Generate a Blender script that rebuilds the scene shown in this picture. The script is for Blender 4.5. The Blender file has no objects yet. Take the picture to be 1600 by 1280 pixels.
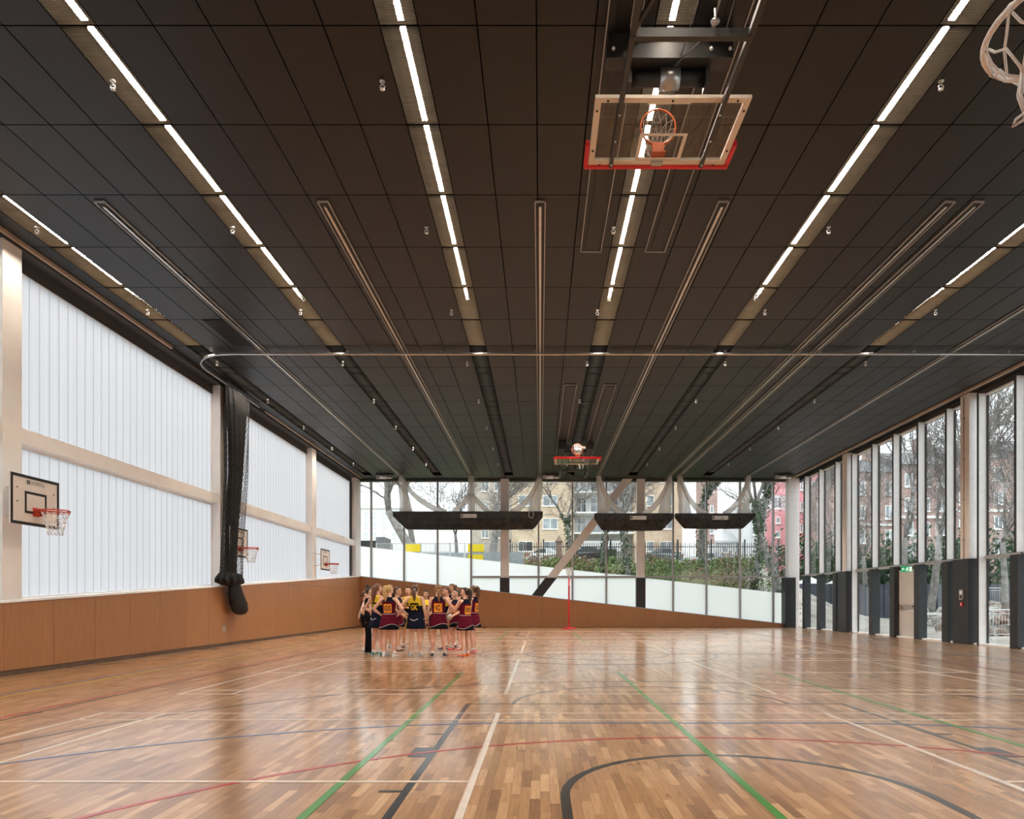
import bpy, bmesh, math, random
from math import sin, cos, pi, atan2, sqrt, radians
from mathutils import Vector, Matrix

random.seed(7)
scene = bpy.context.scene
col = scene.collection

# ------------------------------------------------------------------ camera, sky, exposure
FPX, VX, VY, CH = 1050.0, 844.0, 942.0, 1.32      # focal length (px), vanishing point, eye height
cam_d = bpy.data.cameras.new('camera')
cam = bpy.data.objects.new('camera', cam_d)
col.objects.link(cam)
cam.location = (0, 0, CH)
cam.rotation_euler = (pi / 2, 0, 0)
cam_d.sensor_width = 36.0
cam_d.sensor_fit = 'HORIZONTAL'
cam_d.lens = FPX / 1600.0 * 36.0
cam_d.shift_x = -(VX - 800) / 1600.0
cam_d.shift_y = (VY - 640) / 1600.0
cam_d.clip_start = 0.05
cam_d.clip_end = 600
scene.camera = cam

SKY = 4.0
world = bpy.data.worlds.new('overcast_sky')
scene.world = world
world.use_nodes = True
wn = world.node_tree.nodes
wl = world.node_tree.links
wn.clear()
w_out = wn.new('ShaderNodeOutputWorld')
w_bg = wn.new('ShaderNodeBackground')
w_tc = wn.new('ShaderNodeTexCoord')
w_sep = wn.new('ShaderNodeSeparateXYZ')
w_ramp = wn.new('ShaderNodeValToRGB')
w_noise = wn.new('ShaderNodeTexNoise')
w_mix = wn.new('ShaderNodeMixRGB')
wl.new(w_tc.outputs['Generated'], w_sep.inputs[0])
wl.new(w_sep.outputs['Z'], w_ramp.inputs[0])
w_ramp.color_ramp.elements[0].position = 0.0
w_ramp.color_ramp.elements[0].color = (0.50, 0.515, 0.53, 1)
w_ramp.color_ramp.elements[1].position = 0.9
w_ramp.color_ramp.elements[1].color = (0.96, 0.98, 1.0, 1)
w_e = w_ramp.color_ramp.elements.new(0.25)
w_e.color = (0.60, 0.61, 0.625, 1)
wl.new(w_tc.outputs['Generated'], w_noise.inputs['Vector'])
w_noise.inputs['Scale'].default_value = 2.0
w_mix.blend_type = 'MULTIPLY'
w_mix.inputs[0].default_value = 0.12
wl.new(w_ramp.outputs[0], w_mix.inputs[1])
wl.new(w_noise.outputs[0], w_mix.inputs[2])
wl.new(w_mix.outputs[0], w_bg.inputs[0])
w_bg.inputs[1].default_value = SKY
wl.new(w_bg.outputs[0], w_out.inputs[0])

scene.view_settings.view_transform = 'Standard'
scene.view_settings.look = 'None'
scene.view_settings.gamma = 1.0
scene.view_settings.use_curve_mapping = False
scene.view_settings.exposure = 0.0
LAMP = 150.0
try:
    cy = scene.cycles
    cy.max_bounces = 8
    cy.diffuse_bounces = 5
    cy.glossy_bounces = 4
    cy.transmission_bounces = 6
    cy.transparent_max_bounces = 24
    cy.caustics_reflective = False
    cy.caustics_refractive = False
    cy.sample_clamp_indirect = 6.0
except Exception:
    pass

# ------------------------------------------------------------------ helpers
def fl(px, py, z=0.0):
    """point of the plane at height z below/above the eye that a pixel of the photograph shows"""
    Y = FPX * (CH - z) / (py - VY)
    return (px - VX) * Y / FPX, Y

def at(px, py, Y):
    return Vector(((px - VX) * Y / FPX, Y, CH + (VY - py) * Y / FPX))

MATS = {}
def mat(name, c, rough=0.6, metal=0.0, var=0.06, scale=6.0, spec=0.5, coat=0.0, bump=0.0, emit=None):
    if name in MATS:
        return MATS[name]
    m = bpy.data.materials.new(name)
    m.use_nodes = True
    nt = m.node_tree
    b = nt.nodes['Principled BSDF']
    b.inputs['Roughness'].default_value = rough
    b.inputs['Metallic'].default_value = metal
    b.inputs['Specular IOR Level'].default_value = spec
    b.inputs['Coat Weight'].default_value = coat
    b.inputs['Coat Roughness'].default_value = 0.15
    tc = nt.nodes.new('ShaderNodeTexCoord')
    no = nt.nodes.new('ShaderNodeTexNoise')
    no.inputs['Scale'].default_value = scale
    no.inputs['Detail'].default_value = 3.0
    nt.links.new(tc.outputs['Object'], no.inputs['Vector'])
    rp = nt.nodes.new('ShaderNodeValToRGB')
    lo = [max(0.0, v * (1 - var * 2.0)) for v in c]
    hi = [v * (1 + var * 2.0) for v in c]
    rp.color_ramp.elements[0].position = 0.3
    rp.color_ramp.elements[0].color = (*lo, 1)
    rp.color_ramp.elements[1].position = 0.7
    rp.color_ramp.elements[1].color = (*hi, 1)
    nt.links.new(no.outputs[0], rp.inputs[0])
    nt.links.new(rp.outputs[0], b.inputs['Base Color'])
    if bump > 0:
        bp = nt.nodes.new('ShaderNodeBump')
        bp.inputs['Strength'].default_value = bump
        bp.inputs['Distance'].default_value = 0.02
        nt.links.new(no.outputs[0], bp.inputs['Height'])
        nt.links.new(bp.outputs[0], b.inputs['Normal'])
    if emit:
        b.inputs['Emission Color'].default_value = (*emit[0], 1)
        b.inputs['Emission Strength'].default_value = emit[1]
    MATS[name] = m
    return m

def wloc(o):
    v = Vector((0, 0, 0))
    while o is not None:
        v = v + o.location
        o = o.parent
    return v

class MB:
    """collects vertices and faces, and links them as one mesh object"""
    def __init__(self):
        self.v = []
        self.f = []
        self.mi = []
        self.smooth = []
        self.M = None

    def add(self, vs, fs, mi=0, smooth=False):
        n = len(self.v)
        if self.M is not None:
            vs = [self.M @ Vector(p) for p in vs]
        self.v.extend([tuple(p) for p in vs])
        for f in fs:
            self.f.append([i + n for i in f])
            self.mi.append(mi)
            self.smooth.append(smooth)
        return self

    def box(self, x0, x1, y0, y1, z0, z1, mi=0):
        vs = [(x0, y0, z0), (x1, y0, z0), (x1, y1, z0), (x0, y1, z0), (x0, y0, z1), (x1, y0, z1), (x1, y1, z1), (x0, y1, z1)]
        fs = [(0, 3, 2, 1), (4, 5, 6, 7), (0, 1, 5, 4), (1, 2, 6, 5), (2, 3, 7, 6), (3, 0, 4, 7)]
        return self.add(vs, fs, mi)

    def hexa(self, vs, mi=0):
        fs = [(0, 3, 2, 1), (4, 5, 6, 7), (0, 1, 5, 4), (1, 2, 6, 5), (2, 3, 7, 6), (3, 0, 4, 7)]
        return self.add(vs, fs, mi)

    def prism(self, poly, d, mi=0):
        """polygon (3d points) pushed along vector d"""
        n = len(poly)
        d = Vector(d)
        vs = [Vector(p) for p in poly] + [Vector(p) + d for p in poly]
        fs = [list(range(n))[::-1], list(range(n, 2 * n))]
        for i in range(n):
            j = (i + 1) % n
            fs.append([i, j, n + j, n + i])
        return self.add(vs, fs, mi)

    def tube(self, pts, r, sides=8, mi=0, closed=False, cap=True, smooth=True, flat=None):
        pts = [Vector(p) for p in pts]
        n = len(pts)
        rs = r if isinstance(r, (list, tuple)) else [r] * n
        vs, fs = [], []
        up = None
        for i, p in enumerate(pts):
            if closed:
                t = pts[(i + 1) % n] - pts[i - 1]
            else:
                t = pts[min(i + 1, n - 1)] - pts[max(i - 1, 0)]
            if t.length < 1e-9:
                t = Vector((0, 0, 1))
            t.normalize()
            if up is None:
                up = Vector((0, 0, 1)) if abs(t.z) < 0.9 else Vector((1, 0, 0))
                if flat is not None:
                    up = Vector(flat[0])
            a = up - t * up.dot(t)
            if a.length < 1e-6:
                a = t.orthogonal()
            a.normalize()
            up = a
            b = t.cross(a)
            for k in range(sides):
                th = 2 * pi * k / sides
                ra = rs[i] * (flat[1] if flat is not None else 1.0)
                vs.append(p + a * (ra * cos(th)) + b * (rs[i] * sin(th)))
        m = n if closed else n - 1
        for i in range(m):
            j = (i + 1) % n
            for k in range(sides):
                q = (k + 1) % sides
                fs.append([i * sides + k, i * sides + q, j * sides + q, j * sides + k])
        if cap and not closed:
            fs.append(list(range(sides))[::-1])
            fs.append([(n - 1) * sides + k for k in range(sides)])
        return self.add(vs, fs, mi, smooth)

    def bar(self, p, q, w, h, up=(0, 0, 1), mi=0):
        """square bar from p to q, w wide and h high"""
        p, q = Vector(p), Vector(q)
        t = (q - p).normalized()
        u = Vector(up)
        u = u - t * u.dot(t)
        if u.length < 1e-6:
            u = t.orthogonal()
        u.normalize()
        s = t.cross(u)
        vs = []
        for e in (p, q):
            for a, b in ((-1, -1), (1, -1), (1, 1), (-1, 1)):
                vs.append(e + s * (a * w / 2) + u * (b * h / 2))
        return self.add(vs, [(0, 1, 2, 3), (7, 6, 5, 4), (0, 4, 5, 1), (1, 5, 6, 2), (2, 6, 7, 3), (3, 7, 4, 0)], mi)

    def ball(self, c, r, seg=10, rings=7, mi=0):
        c = Vector(c)
        rr = r if isinstance(r, (tuple, list)) else (r, r, r)
        vs = [c + Vector((0, 0, rr[2]))]
        for i in range(1, rings):
            ph = pi * i / rings
            for k in range(seg):
                th = 2 * pi * k / seg
                vs.append(c + Vector((rr[0] * sin(ph) * cos(th), rr[1] * sin(ph) * sin(th), rr[2] * cos(ph))))
        vs.append(c - Vector((0, 0, rr[2])))
        fs = []
        for k in range(seg):
            fs.append([0, 1 + k, 1 + (k + 1) % seg])
            b = 1 + (rings - 2) * seg
            fs.append([len(vs) - 1, b + (k + 1) % seg, b + k])
        for i in range(rings - 2):
            for k in range(seg):
                a, b = 1 + i * seg, 1 + (i + 1) * seg
                q = (k + 1) % seg
                fs.append([a + k, b + k, b + q, a + q])
        return self.add(vs, fs, mi, True)

    def loft(self, rings, mi=0, cap=True, smooth=True, mfun=None):
        n = len(rings[0])
        vs = [p for r in rings for p in r]
        fs, ms = [], []
        for i in range(len(rings) - 1):
            for k in range(n):
                q = (k + 1) % n
                fs.append([i * n + k, i * n + q, (i + 1) * n + q, (i + 1) * n + k])
                ms.append(mfun(i, k) if mfun else mi)
        base = len(self.f)
        self.add(vs, fs, mi, smooth)
        for i, mm in enumerate(ms):
            self.mi[base + i] = mm
        if cap:
            off = len(self.v) - len(vs)
            self.f.append([off + k for k in range(n)][::-1]); self.mi.append(mi); self.smooth.append(False)
            self.f.append([off + (len(rings) - 1) * n + k for k in range(n)]); self.mi.append(ms[-1] if ms else mi); self.smooth.append(False)
        return self

    def build(self, name, m, parent=None, origin=None, **props):
        me = bpy.data.meshes.new(name)
        org = wloc(parent) if parent is not None else Vector(origin or (0, 0, 0))
        if origin is not None and parent is not None:
            org = Vector(origin)
        vs = [(p[0] - org.x, p[1] - org.y, p[2] - org.z) for p in self.v]
        me.from_pydata(vs, [], self.f)
        for mm in (m if isinstance(m, (list, tuple)) else [m]):
            me.materials.append(mm)
        if len(me.polygons) == len(self.mi):
            me.polygons.foreach_set('material_index', self.mi)
            me.polygons.foreach_set('use_smooth', self.smooth)
        me.update()
        o = bpy.data.objects.new(name, me)
        col.objects.link(o)
        if parent is not None:
            o.parent = parent
        else:
            o.location = org
        for k, v in props.items():
            o[k] = v
        return o

def thing(name, label, cat, loc=(0, 0, 0), group=None):
    o = bpy.data.objects.new(name, None)
    col.objects.link(o)
    o.empty_display_size = 0.1
    o.location = loc
    o['label'] = label
    o['category'] = cat
    if group:
        o['group'] = group
    return o

def tag(o, label, cat, group=None):
    o['label'] = label
    o['category'] = cat
    if group:
        o['group'] = group
    return o

def struct(o):
    o['kind'] = 'structure'
    return o

def copy_tree(o, parent=None):
    c = o.copy()
    col.objects.link(c)
    c.parent = parent
    for ch in list(o.children):
        copy_tree(ch, c)
    return c

_txt = {}
def text_shape(s, size=1.0):
    """2d outline mesh of a word: (vertices, faces, width), standing on the origin, centred in x"""
    if s not in _txt:
        cu = bpy.data.curves.new('word', 'FONT')
        cu.body = s
        cu.resolution_u = 3
        cu.offset = 0.018 if len(s) < 4 else 0.006
        ob = bpy.data.objects.new('word', cu)
        col.objects.link(ob)
        bpy.context.view_layer.update()
        me = bpy.data.meshes.new_from_object(ob.evaluated_get(bpy.context.evaluated_depsgraph_get()))
        bm = bmesh.new()
        bm.from_mesh(me)
        for ax in (0, 1):       # cut into small faces, so that the word can follow a curved surface
            lo, hi = min(v.co[ax] for v in bm.verts), max(v.co[ax] for v in bm.verts)
            nrm = (1, 0, 0) if ax == 0 else (0, 1, 0)
            q = lo + 0.12
            while q < hi and len(s) < 4:
                bmesh.ops.bisect_plane(bm, geom=bm.verts[:] + bm.edges[:] + bm.faces[:], plane_co=(q, q, 0), plane_no=nrm)
                q += 0.12
        bm.verts.index_update()
        vs = [(v.co.x, v.co.y) for v in bm.verts]
        fs = [[v.index for v in f.verts] for f in bm.faces]
        bm.free()
        bpy.data.objects.remove(ob)
        bpy.data.curves.remove(cu)
        bpy.data.meshes.remove(me)
        x0, x1 = min(v[0] for v in vs), max(v[0] for v in vs)
        y0, y1 = min(v[1] for v in vs), max(v[1] for v in vs)
        h = y1 - y0
        vs = [((v[0] - (x0 + x1) / 2) / h, (v[1] - y0) / h) for v in vs]
        _txt[s] = (vs, fs, (x1 - x0) / h)
    vs, fs, w = _txt[s]
    return [(a * size, b * size) for a, b in vs], fs, w * size

def lay_text(mb, s, h, c, ux, uy, mi=0, wide=None, off=0.0):
    """word of cap height h whose foot centre is c, written along ux with up uy"""
    vs, fs, w = text_shape(s, h)
    k = 1.0 if wide is None else wide / w
    c, ux, uy = Vector(c), Vector(ux), Vector(uy)
    n = ux.cross(uy)
    mb.add([c + ux * (a * k) + uy * b + n * off for a, b in vs], fs, mi)

# ------------------------------------------------------------------ special materials
def glass_mat(name, tint, refl=1.0, rough=0.0):
    m = bpy.data.materials.new(name)
    m.use_nodes = True
    nt = m.node_tree
    nt.nodes.clear()
    out = nt.nodes.new('ShaderNodeOutputMaterial')
    tr = nt.nodes.new('ShaderNodeBsdfTransparent')
    tr.inputs[0].default_value = (*tint, 1)
    gl = nt.nodes.new('ShaderNodeBsdfGlossy')
    gl.inputs['Roughness'].default_value = rough
    fr = nt.nodes.new('ShaderNodeFresnel')
    # thin pane: the ray is not bent, so the leaving face reflects like the entering one
    geo = nt.nodes.new('ShaderNodeNewGeometry')
    io = nt.nodes.new('ShaderNodeMath')
    io.operation = 'MULTIPLY_ADD'
    io.inputs[1].default_value = 1 / 1.45 - 1.45
    io.inputs[2].default_value = 1.45
    nt.links.new(geo.outputs['Backfacing'], io.inputs[0])
    nt.links.new(io.outputs[0], fr.inputs['IOR'])
    mx = nt.nodes.new('ShaderNodeMixShader')
    mu = nt.nodes.new('ShaderNodeMath')
    mu.operation = 'MULTIPLY'
    mu.inputs[1].default_value = refl
    nt.links.new(fr.outputs[0], mu.inputs[0])
    nt.links.new(mu.outputs[0], mx.inputs[0])
    nt.links.new(tr.outputs[0], mx.inputs[1])
    nt.links.new(gl.outputs[0], mx.inputs[2])
    nt.links.new(mx.outputs[0], out.inputs[0])
    return m

def translucent_mat(name, c, diff=(0.8, 0.8, 0.8), mixf=0.12, streak=0.0, gloss=0.04, holes=0.0):
    m = bpy.data.materials.new(name)
    m.use_nodes = True
    nt = m.node_tree
    nt.nodes.clear()
    out = nt.nodes.new('ShaderNodeOutputMaterial')
    tl = nt.nodes.new('ShaderNodeBsdfTranslucent')
    df = nt.nodes.new('ShaderNodeBsdfDiffuse')
    df.inputs[0].default_value = (*diff, 1)
    gl = nt.nodes.new('ShaderNodeBsdfGlossy')
    gl.inputs['Roughness'].default_value = 0.25
    mx = nt.nodes.new('ShaderNodeMixShader')
    mx2 = nt.nodes.new('ShaderNodeMixShader')
    mx.inputs[0].default_value = mixf
    mx2.inputs[0].default_value = gloss
    geo = nt.nodes.new('ShaderNodeNewGeometry')
    mp = nt.nodes.new('ShaderNodeMapping')
    mp.inputs['Scale'].default_value = (0.4, 9.0, 0.05)
    no = nt.nodes.new('ShaderNodeTexNoise')
    no.inputs['Scale'].default_value = 1.6
    rp = nt.nodes.new('ShaderNodeValToRGB')
    rp.color_ramp.elements[0].position = 0.35
    rp.color_ramp.elements[1].position = 0.65
    rp.color_ramp.elements[0].color = tuple(v * (1 - streak) for v in c) + (1,)
    rp.color_ramp.elements[1].color = (*c, 1)
    nt.links.new(geo.outputs['Position'], mp.inputs[0])
    nt.links.new(mp.outputs[0], no.inputs['Vector'])
    nt.links.new(no.outputs[0], rp.inputs[0])
    nt.links.new(rp.outputs[0], tl.inputs[0])
    nt.links.new(tl.outputs[0], mx.inputs[1])
    nt.links.new(df.outputs[0], mx.inputs[2])
    nt.links.new(mx.outputs[0], mx2.inputs[1])
    nt.links.new(gl.outputs[0], mx2.inputs[2])
    if holes > 0:           # open weave: part of the light goes straight through
        hp = nt.nodes.new('ShaderNodeBsdfTransparent')
        mx3 = nt.nodes.new('ShaderNodeMixShader')
        mx3.inputs[0].default_value = holes
        nt.links.new(mx2.outputs[0], mx3.inputs[1])
        nt.links.new(hp.outputs[0], mx3.inputs[2])
        nt.links.new(mx3.outputs[0], out.inputs[0])
    else:
        nt.links.new(mx2.outputs[0], out.inputs[0])
    return m

PW, PL = 0.068, 0.47            # parquet strip width and length
def floor_mat():
    m = bpy.data.materials.new('oak_parquet')
    m.use_nodes = True
    nt = m.node_tree
    N, L = nt.nodes, nt.links
    b = N['Principled BSDF']
    geo = N.new('ShaderNodeNewGeometry')
    sep = N.new('ShaderNodeSeparateXYZ')
    L.new(geo.outputs['Position'], sep.inputs[0])
    def mth(op, a, bb=None, c=None):
        n = N.new('ShaderNodeMath')
        n.operation = op
        for i, x in enumerate((a, bb, c)):
            if x is None:
                continue
            if isinstance(x, (int, float)):
                n.inputs[i].default_value = x
            else:
                L.new(x, n.inputs[i])
        return n.outputs[0]
    u = mth('DIVIDE', sep.outputs['X'], PW)
    row = mth('FLOOR', u)
    off = mth('FRACT', mth('MULTIPLY', row, 0.618034))
    v = mth('ADD', mth('DIVIDE', sep.outputs['Y'], PL), off)
    colm = mth('FLOOR', v)
    cmb = N.new('ShaderNodeCombineXYZ')
    L.new(row, cmb.inputs[0]); L.new(colm, cmb.inputs[1])
    wn_ = N.new('ShaderNodeTexWhiteNoise')
    wn_.noise_dimensions = '2D'
    L.new(cmb.outputs[0], wn_.inputs['Vector'])
    rp = N.new('ShaderNodeValToRGB')
    els = rp.color_ramp.elements
    els[0].position = 0.0; els[0].color = (0.275, 0.138, 0.064, 1)
    els[1].position = 1.0; els[1].color = (0.66, 0.42, 0.245, 1)
    e = els.new(0.3); e.color = (0.415, 0.228, 0.113, 1)
    e = els.new(0.75); e.color = (0.50, 0.288, 0.150, 1)
    L.new(wn_.outputs['Value'], rp.inputs[0])
    mp = N.new('ShaderNodeCombineXYZ')
    L.new(mth('ADD', mth('MULTIPLY', sep.outputs['X'], 55.0), mth('MULTIPLY', wn_.outputs['Value'], 90.0)), mp.inputs[0])
    L.new(mth('MULTIPLY', sep.outputs['Y'], 3.2), mp.inputs[1])
    no = N.new('ShaderNodeTexNoise')
    no.inputs['Scale'].default_value = 1.0
    no.inputs['Detail'].default_value = 4.0
    L.new(mp.outputs[0], no.inputs['Vector'])
    gr = N.new('ShaderNodeValToRGB')
    gr.color_ramp.elements[0].position = 0.3; gr.color_ramp.elements[0].color = (0.78, 0.74, 0.70, 1)
    gr.color_ramp.elements[1].position = 0.65; gr.color_ramp.elements[1].color = (1.08, 1.07, 1.05, 1)
    L.new(no.outputs[0], gr.inputs[0])
    mx = N.new('ShaderNodeMixRGB')
    mx.blend_type = 'MULTIPLY'
    mx.inputs[0].default_value = 1.0
    L.new(rp.outputs[0], mx.inputs[1]); L.new(gr.outputs[0], mx.inputs[2])
    # fine joints between the strips
    fu = mth('FRACT', u)
    fv = mth('FRACT', v)
    seam = mth('MINIMUM', mth('MULTIPLY', mth('MINIMUM', fu, mth('SUBTRACT', 1.0, fu)), PW), mth('MULTIPLY', mth('MINIMUM', fv, mth('SUBTRACT', 1.0, fv)), PL))
    sm = mth('MULTIPLY_ADD', mth('LESS_THAN', seam, 0.0008), -0.22, 1.0)
    mx2 = N.new('ShaderNodeMixRGB')
    mx2.blend_type = 'MULTIPLY'
    mx2.inputs[0].default_value = 1.0
    L.new(mx.outputs[0], mx2.inputs[1]); L.new(sm, mx2.inputs[2])
    L.new(mx2.outputs[0], b.inputs['Base Color'])
    big = N.new('ShaderNodeTexNoise')
    big.inputs['Scale'].default_value = 0.7
    L.new(geo.outputs['Position'], big.inputs['Vector'])
    L.new(mth('MULTIPLY_ADD', big.outputs[0], 0.10, 0.235), b.inputs['Roughness'])
    b.inputs['Specular IOR Level'].default_value = 0.5
    b.inputs['Coat Weight'].default_value = 0.85
    b.inputs['Coat Roughness'].default_value = 0.15
    return m

def wood_panel_mat():
    m = bpy.data.materials.new('wood_wall_panel')
    m.use_nodes = True
    nt = m.node_tree
    N, L = nt.nodes, nt.links
    b = N['Principled BSDF']
    geo = N.new('ShaderNodeNewGeometry')
    mp = N.new('ShaderNodeMapping')
    mp.inputs['Scale'].default_value = (14.0, 14.0, 0.7)
    no = N.new('ShaderNodeTexNoise')
    no.inputs['Scale'].default_value = 3.0
    no.inputs['Detail'].default_value = 5.0
    L.new(geo.outputs['Position'], mp.inputs[0]); L.new(mp.outputs[0], no.inputs['Vector'])
    rp = N.new('ShaderNodeValToRGB')
    rp.color_ramp.elements[0].position = 0.3; rp.color_ramp.elements[0].color = (0.305, 0.142, 0.062, 1)
    rp.color_ramp.elements[1].position = 0.7; rp.color_ramp.elements[1].color = (0.385, 0.186, 0.085, 1)
    L.new(no.outputs[0], rp.inputs[0])
    ob = N.new('ShaderNodeObjectInfo')
    hs = N.new('ShaderNodeHueSaturation')
    ma = N.new('ShaderNodeMath'); ma.operation = 'MULTIPLY_ADD'
    ma.inputs[1].default_value = 0.12; ma.inputs[2].default_value = 0.94
    L.new(ob.outputs['Random'], ma.inputs[0])
    L.new(ma.outputs[0], hs.inputs['Value'])
    L.new(rp.outputs[0], hs.inputs['Color'])
    L.new(hs.outputs[0], b.inputs['Base Color'])
    b.inputs['Roughness'].default_value = 0.42
    return m

def brick_mat(name, c1, c2, mortar, axis='x', scale=1.0):
    m = bpy.data.materials.new(name)
    m.use_nodes = True
    nt = m.node_tree
    N, L = nt.nodes, nt.links
    b = N['Principled BSDF']
    geo = N.new('ShaderNodeNewGeometry')
    sep = N.new('ShaderNodeSeparateXYZ')
    cmb = N.new('ShaderNodeCombineXYZ')
    L.new(geo.outputs['Position'], sep.inputs[0])
    ad = N.new('ShaderNodeMath'); ad.operation = 'ADD'
    L.new(sep.outputs['X'], ad.inputs[0]); L.new(sep.outputs['Y'], ad.inputs[1])
    L.new(ad.outputs[0], cmb.inputs[0]); L.new(sep.outputs['Z'], cmb.inputs[1])
    br = N.new('ShaderNodeTexBrick')
    br.inputs['Color1'].default_value = (*c1, 1)
    br.inputs['Color2'].default_value = (*c2, 1)
    br.inputs['Mortar'].default_value = (*mortar, 1)
    br.inputs['Scale'].default_value = 2.2 * scale
    br.inputs['Mortar Size'].default_value = 0.012
    L.new(cmb.outputs[0], br.inputs['Vector'])
    no = N.new('ShaderNodeTexNoise'); no.inputs['Scale'].default_value = 0.6
    L.new(geo.outputs['Position'], no.inputs['Vector'])
    mx = N.new('ShaderNodeMixRGB'); mx.blend_type = 'OVERLAY'; mx.inputs[0].default_value = 0.35
    L.new(br.outputs[0], mx.inputs[1]); L.new(no.outputs[0], mx.inputs[2])
    L.new(mx.outputs[0], b.inputs['Base Color'])
    b.inputs['Roughness'].default_value = 0.9
    return m

def perf_mat():
    """black perforated metal: a fine grid of holes over dark metal"""
    m = bpy.data.materials.new('black_perforated_metal')
    m.use_nodes = True
    nt = m.node_tree
    N, L = nt.nodes, nt.links
    b = N['Principled BSDF']
    geo = N.new('ShaderNodeNewGeometry')
    vo = N.new('ShaderNodeTexVoronoi')
    vo.inputs['Scale'].default_value = 55.0
    vo.inputs['Randomness'].default_value = 0.0
    L.new(geo.outputs['Position'], vo.inputs['Vector'])
    rp = N.new('ShaderNodeValToRGB')
    rp.color_ramp.elements[0].position = 0.30; rp.color_ramp.elements[0].color = (0.005, 0.005, 0.005, 1)
    rp.color_ramp.elements[1].position = 0.42; rp.color_ramp.elements[1].color = (0.0125, 0.0125, 0.0127, 1)
    L.new(vo.outputs['Distance'], rp.inputs[0])
    ob = N.new('ShaderNodeObjectInfo')
    no = N.new('ShaderNodeTexNoise'); no.inputs['Scale'].default_value = 0.5
    L.new(geo.outputs['Position'], no.inputs['Vector'])
    mx = N.new('ShaderNodeMixRGB'); mx.blend_type = 'MULTIPLY'; mx.inputs[0].default_value = 0.5
    L.new(rp.outputs[0], mx.inputs[1]); L.new(no.outputs[0], mx.inputs[2])
    L.new(mx.outputs[0], b.inputs['Base Color'])
    b.inputs['Roughness'].default_value = 0.42
    b.inputs['Specular IOR Level'].default_value = 0.30
    return m

M_floor = floor_mat()
M_wood = wood_panel_mat()
M_perf = perf_mat()
M_glass = glass_mat('clear_window_glass', (0.93, 0.96, 0.955))
M_board_glass = glass_mat('backboard_glass', (0.88, 0.87, 0.85), 1.0)
M_poly = translucent_mat('polycarbonate_sheet', (0.462, 0.473, 0.494), mixf=0.06, streak=0.05)
M_frost = translucent_mat('frosted_glass_film', (0.93, 0.985, 1.0), mixf=0.03, gloss=0.02, streak=0.0)
M_white = mat('warm_white_paint', (0.85, 0.82, 0.79), 0.55, var=0.02, scale=1.5)
M_cool = mat('white_aluminium', (0.92, 0.93, 0.94), 0.4, var=0.02)
M_alu = mat('grey_aluminium', (0.42, 0.42, 0.43), 0.4, 0.3, var=0.04)
M_steel = mat('bright_steel', (0.62, 0.60, 0.57), 0.3, 0.9, var=0.05)
M_dark = mat('black_powder_coat', (0.022, 0.021, 0.020), 0.45, 0.1, var=0.1)
M_char = mat('charcoal_soffit', (0.040, 0.041, 0.044), 0.7, var=0.06, scale=1.2)
M_pad = mat('black_padding', (0.022, 0.026, 0.031), 0.55, var=0.1, scale=9)
M_pad_grey = mat('black_padding_lit', (0.030, 0.036, 0.043), 0.6, var=0.1, scale=9)  # lightened copy of the black padding, for pad faces that catch the light
M_canvas = mat('black_canvas', (0.018, 0.0175, 0.0175), 0.7, var=0.15, scale=4, bump=0.3, spec=0.2)
M_bag = mat('charcoal_bag_canvas', (0.030, 0.0285, 0.028), 0.6, var=0.25, scale=3, bump=0.5, spec=0.25)
M_plate = mat('white_label', (0.92, 0.90, 0.88), 0.5, var=0.02)
M_net_w = translucent_mat('white_netting', (0.80, 0.76, 0.72), diff=(0.92, 0.89, 0.86), mixf=0.5, gloss=0.0, holes=0.35)
M_cord = mat('white_cord', (0.88, 0.87, 0.87), 0.8, var=0.05, scale=20)
M_red = mat('red_rubber', (0.62, 0.012, 0.02), 0.45, var=0.06)
M_orange = mat('orange_rim_paint', (0.75, 0.13, 0.02), 0.4, var=0.06)
M_rim = mat('red_rim_paint', (0.55, 0.065, 0.035), 0.4, var=0.06)
M_post = mat('red_post_paint', (0.70, 0.025, 0.04), 0.4, var=0.04)
M_offw = mat('board_white', (0.78, 0.72, 0.66), 0.5, var=0.03, scale=3)
M_frame = mat('cream_frame_paint', (0.72, 0.64, 0.56), 0.4, var=0.03)
M_black = mat('black_print', (0.012, 0.012, 0.012), 0.6, var=0.1)
M_beige = mat('beige_metal_trim', (0.46, 0.36, 0.28), 0.45, 0.2, var=0.05)
M_skirt = mat('brown_skirting', (0.10, 0.065, 0.045), 0.5, var=0.1)
M_doorgrey = mat('door_grey', (0.62, 0.60, 0.585), 0.5, var=0.02)
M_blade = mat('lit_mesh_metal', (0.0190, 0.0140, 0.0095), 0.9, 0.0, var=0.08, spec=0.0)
M_blade_dark = mat('unlit_mesh_metal', (0.0042, 0.0039, 0.0036), 0.9, 0.0, var=0.08, spec=0.0)  # same mesh, its unlit look under the far lamps put into the colour
M_void = mat('lamp_housing_black', (0.004, 0.0036, 0.0032), 0.9, 0.0, spec=0.0)
M_led = mat('led_tube', (0.9, 0.85, 0.75), 0.5, emit=((1.0, 0.87, 0.72), LAMP))

# ------------------------------------------------------------------ the hall
XL, XLG = -9.65, -9.95          # wood face and glazing of the left wall
XR, XRG = 13.60, 13.95          # column face and glazing of the right wall
YF, YG, YN = 36.0, 36.5, -1.5   # wood face and glazing of the far wall, near wall
H = 8.0
def zl(y): return 1.37 + 0.0587 * (y - 12.5)
def zf(x): return 2.76 - 0.1121 * (x + 9.84)
def zband(x): return 4.40 - 0.1114 * (x + 9.85)

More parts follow.
